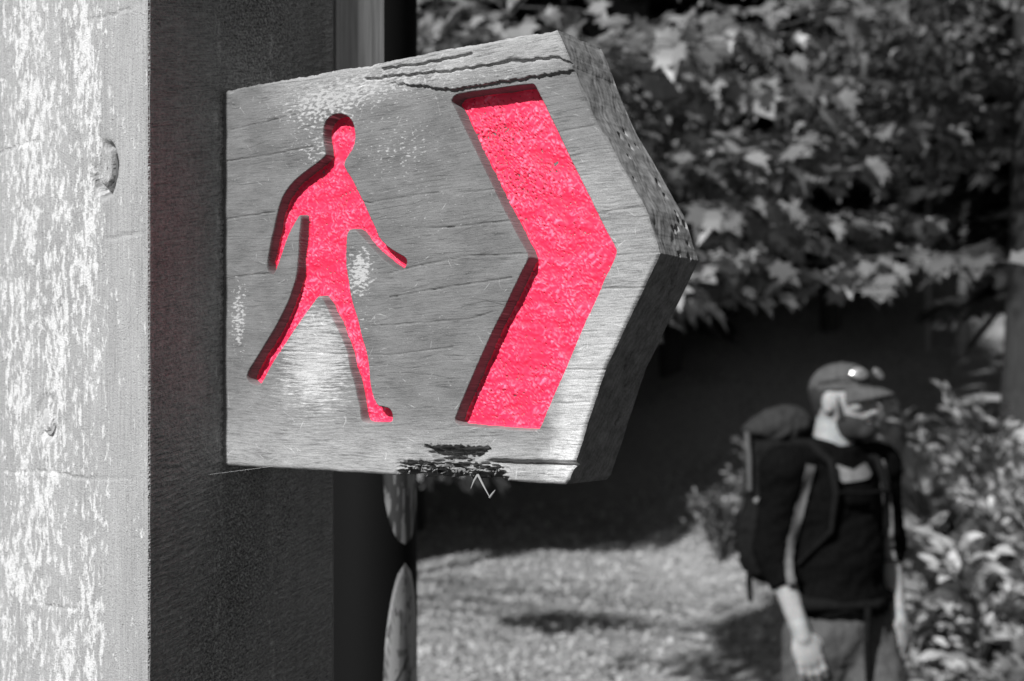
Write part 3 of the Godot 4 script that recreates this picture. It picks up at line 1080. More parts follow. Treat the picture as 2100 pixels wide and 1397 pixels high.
# leaves that show largest become parts of their own, the rest one mass
func hang_leaves(root: Node3D, leaves: Array, kind: int, lin: float, singles: int):
	var meshes := []
	for k in 4: meshes.append(leaf_mesh(kind, k))
	var order := []
	var inv := root.transform
	for k in leaves.size():
		var t: Transform3D = inv * leaves[k]
		var s := shows(t.origin, t.basis.y.length())
		if s > 0.0: order.append(Vector2(s, k))
	order.sort_custom(func(p, q): return p.x > q.x)
	var single := {}
	var tones := []
	for f in [0.55, 1.0, 1.5]: tones.append(leaf_material(lin * f))
	for k in mini(singles, order.size()):
		var id := int(order[k].y)
		single[id] = true
		var o := put("leaf", meshes[id % 4], tones[(id * 7) % 3], root)
		o.transform = leaves[id]
	var rest := [[], [], [], []]
	for k in leaves.size():
		if not single.has(k): rest[k % 4].append(leaves[k])
	var m := leaf_material(lin)
	for e in 4:
		if rest[e].is_empty(): continue
		var mm := MultiMesh.new()
		mm.transform_format = MultiMesh.TRANSFORM_3D
		mm.use_colors = true
		mm.mesh = meshes[e]
		mm.instance_count = rest[e].size()
		for k in rest[e].size():
			mm.set_instance_transform(k, rest[e][k])
			var g := 0.6 + 0.9 * fposmod(k * 0.618 + e * 0.23, 1.0)
			mm.set_instance_color(k, Color(g, g, g))
		var o := MultiMeshInstance3D.new()
		o.name = "foliage"
		o.multimesh = mm
		o.material_override = m
		o.set_meta("kind", "stuff")
		root.add_child(o, true)

func bark(lin: float, sd: int) -> StandardMaterial3D:
	var m := wood_triplanar(lin, sd, Vector3(40, 10, 40))
	m.heightmap_scale = 1.2
	return m

func trunk_mesh(pts: PackedVector3Array, rad: PackedFloat32Array) -> ArrayMesh:
	var mb := MB.new()
	mb.tube(pts, rad, 14)
	return mb.commit()

func build_trees():
	# 1. the broad-leaved tree whose branches reach over the path behind the board
	var at := Vector3(-2.7, ground_y(-2.7, -9.6), -9.6)
	var root := group_node("broadleaf_tree", at)
	meta(root, "leafy tree with lobed leaves whose branches reach out behind the arrow board", "tree")
	var pts := PackedVector3Array()
	var rad := PackedFloat32Array()
	for k in 12:
		var t := k / 11.0
		pts.append(Vector3(0.05 * sin(t * 5.0), -0.2 + 6.4 * t, -0.10 * sin(t * 3.0)))
		rad.append(lerpf(0.105, 0.02, t))
	put("trunk", trunk_mesh(pts, rad), bark(0.10, 401), root)
	var twig := mat(0.07, 0.8)
	var leaves := []
	var r := RandomNumberGenerator.new()
	r.seed = 21
	var ends := [Vector3(1.54, 3.31, -5.67), Vector3(1.73, 2.94, -6.21), Vector3(1.05, 3.00, -5.13), Vector3(0.78, 2.60, -4.86), Vector3(2.05, 2.68, -6.75), Vector3(0.68, 2.09, -4.86), Vector3(0.43, 2.97, -4.59), Vector3(0.09, 3.05, -4.73), Vector3(-0.20, 3.18, -5.40), Vector3(0.70, 2.44, -4.73), Vector3(1.08, 2.45, -5.27), Vector3(1.27, 2.78, -6.21), Vector3(-0.27, 1.33, -8.10), Vector3(0.61, 3.39, -6.21), Vector3(1.01, 3.39, -7.02), Vector3(0.34, 2.75, -5.80), Vector3(0.27, 3.46, -5.27), Vector3(0.47, 2.34, -5.67), Vector3(1.35, 3.12, -7.56), Vector3(0.84, 2.94, -5.94), Vector3(0.41, 2.21, -5.00), Vector3(1.69, 2.75, -6.08), Vector3(1.62, 2.25, -5.2), Vector3(0.95, 3.3, -5.4), Vector3(0.6, 3.1, -5.0), Vector3(0.85, 2.7, -5.2)]
	for k in 14:
		var a := r.randf() * TAU
		ends.append(at + Vector3(0.9 + cos(a) * r.randf_range(1.0, 2.2), r.randf_range(3.0, 6.3), -0.4 - absf(sin(a)) * r.randf_range(1.0, 2.0)))
	for k in ends.size():
		var e: Vector3 = ends[k]
		var b: Vector3 = e - at
		var reach := Vector2(b.x, b.z).length()
		var a := Vector3(0, clampf(b.y - 0.25 * reach + r.randf_range(-0.2, 0.2), 0.7, 5.8), 0)
		var mb := MB.new()
		limb(mb, leaves, a, b, 0.018, 0.10, 21, 0.62, 0.122, 0.74, r)
		put("branch", mb.commit(), twig, root)
	hang_leaves(root, leaves, 0, 0.16, 300)
	# 2. the tree with level sprays at the dark trunk beyond the shrubs
	at = Vector3(3.62, ground_y(3.62, -9.4), -9.4)
	root = group_node("beech_tree", at)
	meta(root, "dark-trunked tree with level layered sprays of small leaves above the shrubs", "tree")
	pts = PackedVector3Array()
	rad = PackedFloat32Array()
	for k in 12:
		var t := k / 11.0
		pts.append(Vector3(0.08 * sin(t * 4.0), -0.3 + 10.0 * t, 0.10 * sin(t * 5.0)))
		rad.append(lerpf(0.20, 0.03, t))
	put("trunk", trunk_mesh(pts, rad), bark(0.035, 402), root)
	leaves = []
	for k in 46:
		var a := r.randf() * TAU
		var y := r.randf_range(3.4, 8.5)
		if k < 22:
			# level layers that reach over the path
			a = r.randf_range(1.7, 4.4)
			y = [3.0, 3.15, 3.3, 3.6, 3.8, 4.1][k % 6] + r.randf_range(-0.12, 0.12)
		var l := r.randf_range(1.3, 3.0)
		var mb := MB.new()
		limb(mb, leaves, Vector3(0, y + 0.05, 0), Vector3(cos(a) * l, y + r.randf_range(-0.15, 0.25), -sin(a) * l), 0.03, 0.05, 18, 0.62, 0.075, 0.2, r)
		put("branch", mb.commit(), twig, root)
	hang_leaves(root, leaves, 1, 0.10, 60)
	# 3. slender pale-stemmed trees farther up the bank
	for e in [[6.55, -19.2, 0.075, 0], [6.1, -19.6, 0.05, 1], [7.75, -19.8, 0.07, 2]]:
		at = Vector3(e[0], ground_y(e[0], e[1]), e[1])
		var t3 := group_node("birch_tree", at)
		meta(t3, ["slender tree with the brightest pale stem on the dark bank", "thinnest pale-stemmed tree on the dark bank, beside the brightest stem", "pale-stemmed tree on the dark bank beyond the dark beech trunk"][e[3]], "tree", "pale-stemmed trees on the bank")
		pts = PackedVector3Array()
		rad = PackedFloat32Array()
		for k in 10:
			var t := k / 9.0
			pts.append(Vector3(0.12 * sin(t * 3.0 + e[3]), -0.3 + 9.0 * t, 0))
			rad.append(lerpf(e[2], 0.015, t))
		put("trunk", trunk_mesh(pts, rad), bark(0.30, 410 + e[3]), t3)
		leaves = []
		for k in 16:
			var a := r.randf() * TAU
			var y := r.randf_range(3.6, 8.3)
			var mb := MB.new()
			var l := r.randf_range(0.7, 1.6)
			limb(mb, leaves, Vector3(0, y, 0), Vector3(cos(a) * l, y + r.randf_range(0.0, 0.6), sin(a) * l), 0.015, 0.1, 12, 0.5, 0.09, 0.25, r)
			put("branch", mb.commit(), twig, t3)
		hang_leaves(t3, leaves, 1, 0.10, 0)
	# 4. conifers
	var protos := []
	for k in 4: protos.append(make_conifer(k))
	var spots := []
	for k in 15: spots.append([lerpf(-7.5, 12.0, k / 14.0) + r.randf_range(-0.7, 0.7), -r.randf_range(19.0, 27.0), 0])
	for k in 22: spots.append([lerpf(-19.0, 22.0, k / 21.0) + r.randf_range(-0.6, 0.6), -r.randf_range(33.0, 38.0), 1])
	for k in 16: spots.append([lerpf(-22.0, 25.0, k / 15.0) + r.randf_range(-0.6, 0.6), -r.randf_range(44.0, 50.0), 1])
	for e in [[-7.0, -9.5], [-9.5, -12.5], [-7.5, -14.0], [-11.0, -8.0], [-10.5, -17.0], [-8.3, -18.5], [-13.0, -13.5], [-14.5, -19.0], [-6.8, -16.8], [-12.0, -10.6], [-2.6, -13.6], [-3.6, -16.2], [-2.4, -17.6], [-4.8, -12.4], [-5.6, -14.6]]: spots.append([e[0], e[1], 2])
	for e in [[5.0, 4.0], [8.5, -5.0], [7.5, 6.0], [3.5, 8.0], [9.5, -1.0], [9.0, 3.5]]: spots.append([e[0], e[1], 4])
	for e in [[-1.65, -12.2], [-3.6, -11.2], [-2.6, -14.6], [-1.25, -15.6]]: spots.append([e[0], e[1], 5])
	for e in [[7.2, -11.5], [8.4, -14.5], [6.6, -15.2], [9.8, -11.0]]: spots.append([e[0], e[1], 3])
	var n := 0
	for e in spots:
		var pr: Node3D = protos[3 if e[2] == 5 else n % 3]
		var o: Node3D = pr.duplicate()
		o.name = "conifer_tree" if n == 0 else "conifer_tree_%03d" % n
		add_child(o)
		o.position = Vector3(e[0], ground_y(e[0], e[1]) - 0.1, e[1])
		o.rotation.y = r.randf() * TAU
		var s := r.randf_range(0.85, 1.15) * (1.15 if e[2] == 2 else 1.0)
		o.scale = Vector3(s, s, s)
		meta(o, ["dark conifer on the shaded slope behind the path", "conifer in the dense wood above the slope", "tall conifer at the woodland edge across from the dark beech trunk", "conifer on the bank behind the shrubs and the dark beech trunk", "tall conifer across the path from the sunlit face of the post", "tall conifer with a high spreading crown behind the wooden post"][e[2]], "tree", ["conifers on the shaded slope", "conifers of the wood above the slope", "conifers at the woodland edge", "conifers behind the shrubs", "conifers across the path from the post", "high-crowned conifers behind the post"][e[2]])
		n += 1
	for p in protos: p.free()

func spray_mesh(sd: int) -> ArrayMesh:
	# a flat bough of needles along +y, one metre long
	var r := RandomNumberGenerator.new()
	r.seed = 700 + sd
	var mb := MB.new()
	for k in 26:
		var t := (k / 2) / 13.0
		var side := 1.0 if k % 2 else -1.0
		var l := (0.16 + 0.36 * sin(PI * minf(1.0, t + 0.15))) * r.randf_range(0.7, 1.1)
		var p := Vector3(0, t, -0.16 * t * t)
		var d := Vector3(side * 0.75, 0.66, r.randf_range(-0.35, 0.05)).normalized()
		var w := Vector3(-d.y, d.x, 0.2 * side).normalized() * 0.05
		var b := mb.v.size()
		mb.v.append_array(PackedVector3Array([p - w, p + w, p + d * l * 0.6 + w * 0.8 + Vector3(0, 0, -0.03), p + d * l]))
		mb.i.append_array(PackedInt32Array([b, b + 1, b + 2, b, b + 2, b + 3]))
	return mb.commit()

func make_conifer(k: int) -> Node3D:
	var r := RandomNumberGenerator.new()
	r.seed = 60 + k
	var root := Node3D.new()
	var H := 13.5 + 1.2 * k if k < 3 else 18.0
	var pts := PackedVector3Array()
	var rad := PackedFloat32Array()
	for q in 10:
		var t := q / 9.0
		pts.append(Vector3(0.05 * sin(t * 5.0 + k), H * t - 0.2, 0.05 * cos(t * 4.0)))
		rad.append(lerpf(0.19, 0.015, t))
	put("trunk", trunk_mesh(pts, rad), bark(0.045, 430), root)
	var where := []
	var wood := MB.new()
	var y := 1.6 + 0.5 * k if k < 3 else 6.6
	while y < H - 0.3:
		var f := 1.0 - y / H
		var l := (0.35 + (2.5 if k < 3 else 4.6) * pow(f, 0.8)) * (0.75 if y < 3.0 else 1.0)
		var n := (6 if y > 3.0 else 4) if k < 3 else 9
		for q in n:
			var a := TAU * (q + r.randf()) / n
			var d := Vector3(cos(a), r.randf_range(-0.35, 0.05), sin(a)).normalized()
			var len_ := l * r.randf_range(0.7, 1.1)
			wood.tube(PackedVector3Array([Vector3(0, y, 0), Vector3(0, y, 0) + d * len_ * 0.9]), PackedFloat32Array([0.03, 0.008]), 4, false)
			var step := 0.42
			var u := 0.25
			while u < len_:
				for side in [-1.0, 0.0, 1.0]:
					if side == 0.0 and u + step < len_: continue
					var dd := d.rotated(Vector3.UP, side * r.randf_range(0.5, 0.9)) + Vector3(0, r.randf_range(-0.3, 0.0), 0)
					where.append(leaf_at(Vector3(0, y, 0) + d * u, dd, Vector3.UP + Vector3(r.randf_range(-1, 1), 0, r.randf_range(-1, 1)) * 0.4, minf(1.0, 0.45 + 0.35 * (len_ - u + 0.3)) * r.randf_range(0.8, 1.2)))
				u += step
		y += r.randf_range(0.42, 0.62) * (1.0 if k < 3 else 0.7)
	put("branches", wood.commit(), mat(0.04, 0.9), root).set_meta("kind", "stuff")
	var mm := MultiMesh.new()
	mm.transform_format = MultiMesh.TRANSFORM_3D
	mm.mesh = spray_mesh(k)
	mm.instance_count = where.size()
	for q in where.size(): mm.set_instance_transform(q, where[q])
	var o := MultiMeshInstance3D.new()
	o.name = "crown"
	o.set_meta("kind", "stuff")
	o.multimesh = mm
	o.material_override = mat(0.045, 0.6, 0.3)
	root.add_child(o, true)
	return root

func build_shrubs():
	var r := RandomNumberGenerator.new()
	r.seed = 77
	# x, z, height, spread, leaf, tone, which
	var spots := [
		[1.85, -6.1, 0.80, 0.50, 0.14, 0.33, "low shrub with pale pointed leaves behind the hiker's far shoulder"],
		[2.15, -5.9, 0.92, 0.55, 0.16, 0.36, "pale-leaved shrub beside the path, with the longest leaves"],
		[2.45, -6.5, 1.22, 0.60, 0.14, 0.33, "tallest pale shrub, under the layered sprays of the dark-trunked tree"],
		[2.05, -6.8, 0.95, 0.55, 0.14, 0.32, "pale shrub standing behind the low shrub on the bank"],
		[2.55, -6.0, 1.0, 0.55, 0.14, 0.32, "broad pale shrub at the foot of the dark-trunked tree"],
		[2.25, -5.4, 0.40, 0.40, 0.10, 0.22, "small darker shrub at the edge of the gravel"],
		[1.85, -5.5, 0.35, 0.35, 0.10, 0.20, "knee-high dark shrub between path and pale shrubs"],
		[2.10, -10.6, 0.85, 0.36, 0.10, 0.13, "shrub behind the backpack at the end of the gravel"],
		[1.85, -11.4, 0.45, 0.30, 0.09, 0.11, "small shrub at the foot of the shaded slope"],
		[2.80, -5.6, 0.85, 0.50, 0.14, 0.32, "pale shrub on the outer bank beside the gravel"]]
	var n := 0
	for e in spots:
		var at := Vector3(e[0], ground_y(e[0], e[1]), e[1])
		var root := group_node("shrub" if n == 0 else "shrub_%03d" % n, at)
		meta(root, e[6], "shrub", "shrubs along the path")
		var leaves := []
		var stems := 11
		for k in stems:
			var a := TAU * (k + r.randf()) / stems
			var out: float = e[3] * r.randf_range(0.4, 1.1)
			var mb := MB.new()
			limb(mb, leaves, Vector3(cos(a) * 0.05, -0.05, sin(a) * 0.05), Vector3(cos(a) * out, e[2] * r.randf_range(0.65, 1.05), sin(a) * out), 0.010, 0.16, 21, 0.30, e[4] * 0.62, 0.15, r)
			put("stem", mb.commit(), mat(0.08, 0.8), root)
		hang_leaves(root, leaves, 1, e[5], 34)
		n += 1

func build_litter():
	var r := RandomNumberGenerator.new()
	r.seed = 404
	# old leaves and bark scraps over the gravel
	var flake := leaf_mesh(1, 2)
	for kind in 2:
		var mm := MultiMesh.new()
		mm.transform_format = MultiMesh.TRANSFORM_3D
		mm.use_colors = true
		mm.mesh = flake if kind == 0 else pebble(3)
		var where := []
		for k in (24000 if kind == 0 else 9000):
			var Z := lerpf(3.5, 17.0 if k < 15000 else 26.0, pow(r.randf(), 0.75))
			var x := r.randf_range(-0.30, 0.42) * Z
			if Z < 13.0 and x > 4.0 + r.randf_range(-0.5, 0.5): continue
			var p := Vector3(x, ground_y(x, -Z) + 0.022, -Z)
			var s := r.randf_range(0.03, 0.075) if kind == 0 else r.randf_range(0.008, 0.026)
			var a := r.randf() * TAU
			var nrm := Vector3(r.randf_range(-0.5, 0.5), 1, r.randf_range(-0.5, 0.5))
			where.append(leaf_at(p, Vector3(cos(a), 0, sin(a)), nrm, s))
		mm.instance_count = where.size()
		for k in where.size():
			mm.set_instance_transform(k, where[k])
			var g := 0.55 + 0.95 * pow(r.randf(), 1.4)
			mm.set_instance_color(k, Color(g, g, g))
		var o := MultiMeshInstance3D.new()
		o.name = "leaf_litter" if kind == 0 else "gravel"
		o.multimesh = mm
		var m := mat(0.34, 0.8)
		m.vertex_color_use_as_albedo = true
		o.material_override = m
		meta(o, "scattered old leaves lying on the path and slope" if kind == 0 else "small loose gravel strewn on the pale path", "litter" if kind == 0 else "gravel", "", "stuff")
		add_child(o)
	# the one larger stone lying on the path
	var st := put("stone", pebble(8), mat(0.10, 0.9), self)
	st.scale = Vector3(0.075, 0.05, 0.06)
	st.position = Vector3(1.54, ground_y(1.54, -9.63) + 0.03, -9.63)
	meta(st, "dark fist-sized stone lying alone on the pale path", "stone")

func pebble(sd: int) -> ArrayMesh:
	var mb := MB.new()
	var n := noise(sd, 0.9, 2)
	var rows := 7 if sd > 5 else 5
	var cols := 13 if sd > 5 else 8
	for j in rows:
		var t := PI * j / (rows - 1)
		for q in cols:
			var a := TAU * q / (cols - 1)
			var d := Vector3(sin(t) * cos(a), sin(t) * sin(a), cos(t))
			mb.v.append(d * (1.0 + 0.35 * n.get_noise_3dv(d)))
	mb.grid(0, cols, rows, true)
	return mb.commit()

# ------------------------------------------------------------------ the hiker
# shapes of a field: ["c", a, b, ra, rb, cut] tapered capsule, ["e", centre, basis, radii] ellipsoid, ["b", centre, basis, half, round] rounded box
func shape_d(s: Array, p: Vector3) -> float:
	if s[0] == "c":
		var a: Vector3 = s[1]
		var ab: Vector3 = s[2] - a
		var t := clampf((p - a).dot(ab) / ab.length_squared(), 0.0, 1.0)
		var d := (p - a - ab * t).length() - lerpf(s[3], s[4], t)
		if s.size() > 5 and s[5]: d = maxf(d, (p - s[2]).dot(ab.normalized()))
		return d
	var c: Vector3 = s[1]
	var bs: Basis = s[2]
	var q := Vector3((p - c).dot(bs.x), (p - c).dot(bs.y), (p - c).dot(bs.z))
	var h: Vector3 = s[3]
	if s[0] == "e":
		var k := (q / h).length()
		var g := (q / (h * h)).length()
		return k * (k - 1.0) / maxf(g, 1e-6) if k > 0.05 else -minf(h.x, minf(h.y, h.z))
	var w := q.abs() - h + Vector3.ONE * float(s[4])
	return w.max(Vector3.ZERO).length() + minf(maxf(w.x, maxf(w.y, w.z)), 0.0) - s[4]

func shape_box(s: Array, pad: float) -> AABB:
	if s[0] == "c":
		var r: float = maxf(s[3], s[4]) + pad
		var b := AABB(s[1], Vector3.ZERO).expand(s[2])
		return b.grow(r)
	var bs: Basis = s[2]
	var h: Vector3 = s[3]
	var e := bs.x.abs() * h.x + bs.y.abs() * h.y + bs.z.abs() * h.z
	return AABB(s[1] - e, e * 2.0).grow(pad)

func field_at(shapes: Array, p: Vector3, K: float) -> float:
	var sum := 0.0
	for s in shapes: sum += exp(-K * clampf(shape_d(s, p), -0.5, 0.5))
	return -log(maxf(sum, 1e-30)) / K

# surface nets of the smooth union; planes cut it (kept where the distance to the plane is negative)
func blob(mb: MB, shapes: Array, cell: float, K: float, planes := []):
	var pad := 3.0 * cell
	var box := shape_box(shapes[0], pad)
	for s in shapes: box = box.merge(shape_box(s, pad))
	var o := box.position
	var nx := int(box.size.x / cell) + 2
	var ny := int(box.size.y / cell) + 2
	var nz := int(box.size.z / cell) + 2
	var sum := PackedFloat32Array()
	sum.resize(nx * ny * nz)
	for s in shapes:
		var b := shape_box(s, pad)
		var i0 := maxi(0, int((b.position.x - o.x) / cell))
		var j0 := maxi(0, int((b.position.y - o.y) / cell))
		var k0 := maxi(0, int((b.position.z - o.z) / cell))
		var i1 := mini(nx - 1, int((b.end.x - o.x) / cell) + 1)
		var j1 := mini(ny - 1, int((b.end.y - o.y) / cell) + 1)
		var k1 := mini(nz - 1, int((b.end.z - o.z) / cell) + 1)
		for k in range(k0, k1 + 1):
			for j in range(j0, j1 + 1):
				for i in range(i0, i1 + 1):
					var d := shape_d(s, o + Vector3(i, j, k) * cell)
					if d < pad: sum[(k * ny + j) * nx + i] += exp(-K * d)
	var f := PackedFloat32Array()
	f.resize(sum.size())
	for k in nz:
		for j in ny:
			for i in nx:
				var id := (k * ny + j) * nx + i
				var d := pad
				if sum[id] > 0.0:
					d = minf(pad, -log(sum[id]) / K)
					for pl in planes: d = maxf(d, pl.distance_to(o + Vector3(i, j, k) * cell))
				f[id] = d
	var sx := 1
	var sy := nx
	var sz := nx * ny
	var at := PackedInt32Array()
	at.resize(f.size())
	at.fill(-1)
	var corners := [0, sx, sy, sx + sy, sz, sx + sz, sy + sz, sx + sy + sz]
	var edges := [[0, 1], [2, 3], [4, 5], [6, 7], [0, 2], [1, 3], [4, 6], [5, 7], [0, 4], [1, 5], [2, 6], [3, 7]]
	for k in nz - 1:
		for j in ny - 1:
			for i in nx - 1:
				var id := (k * ny + j) * nx + i
				var m := 0
				for c in 8:
					if f[id + corners[c]] < 0.0: m |= 1 << c
				if m == 0 or m == 255: continue
				var p := Vector3.ZERO
				var n := 0
				for e in edges:
					var fa := f[id + corners[e[0]]]
					var fb := f[id + corners[e[1]]]
					if (fa < 0.0) != (fb < 0.0):
						var t := fa / (fa - fb)
						var ca := Vector3(e[0] & 1, (e[0] >> 1) & 1, e[0] >> 2)
						var cb := Vector3(e[1] & 1, (e[1] >> 1) & 1, e[1] >> 2)
						p += ca.lerp(cb, t)
						n += 1
				at[id] = mb.v.size()
				mb.v.append(o + (Vector3(i, j, k) + p / n) * cell)
	for k in range(1, nz - 1):
		for j in range(1, ny - 1):
			for i in range(1, nx - 1):
				var id := (k * ny + j) * nx + i
				var ins := f[id] < 0.0
				for ax in 3:
					var st: int = [sx, sy, sz][ax]
					if (f[id + st] < 0.0) == ins: continue
					var u: int = [sy, sz, sx][ax]
					var w: int = [sz, sx, sy][ax]
					var a := at[id - u - w]
					var b := at[id - w]
					var c := at[id]
					var d := at[id - u]
					if a < 0 or b < 0 or c < 0 or d < 0: continue
					if ins: mb.i.append_array(PackedInt32Array([a, c, b, a, d, c]))
					else: mb.i.append_array(PackedInt32Array([a, b, c, a, c, d]))

# folds: moves the points of a finished cloth along their normals
func crease(mb: MB, amount: float, sd: int, stretch: Vector3):
	mb.n.clear()
	mb.n.resize(mb.v.size())
	for k in range(0, mb.i.size(), 3):
		var f := (mb.v[mb.i[k + 2]] - mb.v[mb.i[k]]).cross(mb.v[mb.i[k + 1]] - mb.v[mb.i[k]])
		for e in 3: mb.n[mb.i[k + e]] += f
	var nn := noise(sd, 1.0, 3)
	for k in mb.v.size():
		var q := mb.v[k] * stretch
		q += Vector3.ONE * nn.get_noise_3dv(q * 0.5) * 0.6
		mb.v[k] += mb.n[k].normalized() * amount * (0.35 - 2.2 * absf(nn.get_noise_3dv(q)))
	mb.n.clear()

func hand(mb: MB, wrist: Vector3, d: Vector3, across: Vector3, curl: Vector3):
	# across points from the little finger to the thumb; curl is the side to which the fingers bend
	var s := []
	var bs := Basis(across, d, across.cross(d))
	s.append(["c", wrist - d * 0.02, wrist + d * 0.015, 0.027, 0.027])
	s.append(["e", wrist + d * 0.052, bs, Vector3(0.043, 0.052, 0.018)])
	var lens: Array[float] = [0.066, 0.080, 0.086, 0.078]
	for k in 4:
		var off := across * (k - 1.5) * 0.0205
		var a := wrist + d * (0.088 - 0.004 * absf(k - 1.8)) + off
		var b := a + (d + curl * 0.25 + across * (k - 1.5) * 0.03).normalized() * lens[k] * 0.45
		var c := b + (d + curl * 0.8).normalized() * lens[k] * 0.32
		var e := c + (d * 0.8 + curl * 1.1).normalized() * lens[k] * 0.23
		s.append(["c", a, b, 0.0098, 0.0090])
		s.append(["c", b, c, 0.0090, 0.0082])
		s.append(["c", c, e, 0.0082, 0.0070])
	var t0 := wrist + d * 0.028 + across * 0.026
	var t1 := t0 + (across * 0.75 + d * 0.65 + curl * 0.35).normalized() * 0.040
	var t2 := t1 + (across * 0.25 + d * 0.9 + curl * 0.5).normalized() * 0.032
	s.append(["c", t0, t1, 0.0150, 0.0115])
	s.append(["c", t1, t2, 0.0115, 0.0085])
	blob(mb, s, 0.0036, 420.0)

func cloth(lin: float, sd: int) -> StandardMaterial3D:
	var m := wood_triplanar(lin, sd, Vector3(60, 60, 60))
	m.heightmap_scale = 0.25
	m.roughness = 0.92
	m.metallic_specular = 0.12
	return m

# a patch of cloth laid on the field's surface, as seen along -z: centre line in x, y with half widths
func band(shapes: Array, line: Array, K: float, lift: float) -> ArrayMesh:
	var mb := MB.new()
	var rows := 0
	for k in line.size() - 1:
		for e in 8:
			var t := e / 8.0
			var a: Vector3 = line[k].lerp(line[k + 1], t)
			var d2: Vector3 = (line[k + 1] - line[k])
			var nrm := Vector2(-d2.y, d2.x).normalized()
			for q in 7:
				var off := (q / 6.0 * 2.0 - 1.0) * a.z
				var x := a.x + nrm.x * off
				var y := a.y + nrm.y * off
				var z := 0.36
				for it in 60:
					var dd := field_at(shapes, Vector3(x, y, z), K)
					if dd < 0.001 or z < -0.25: break
					z -= maxf(dd * 0.7, 0.002)
				mb.v.append(Vector3(x, y, z + lift))
			rows += 1
	mb.grid(0, 7, rows, true)
	# the underside gives the cloth a thickness
	var n := mb.v.size()
	for k in n: mb.v.append(mb.v[k] - Vector3(0, 0, lift + 0.003))
	mb.grid(n, 7, rows)
	return mb.commit()

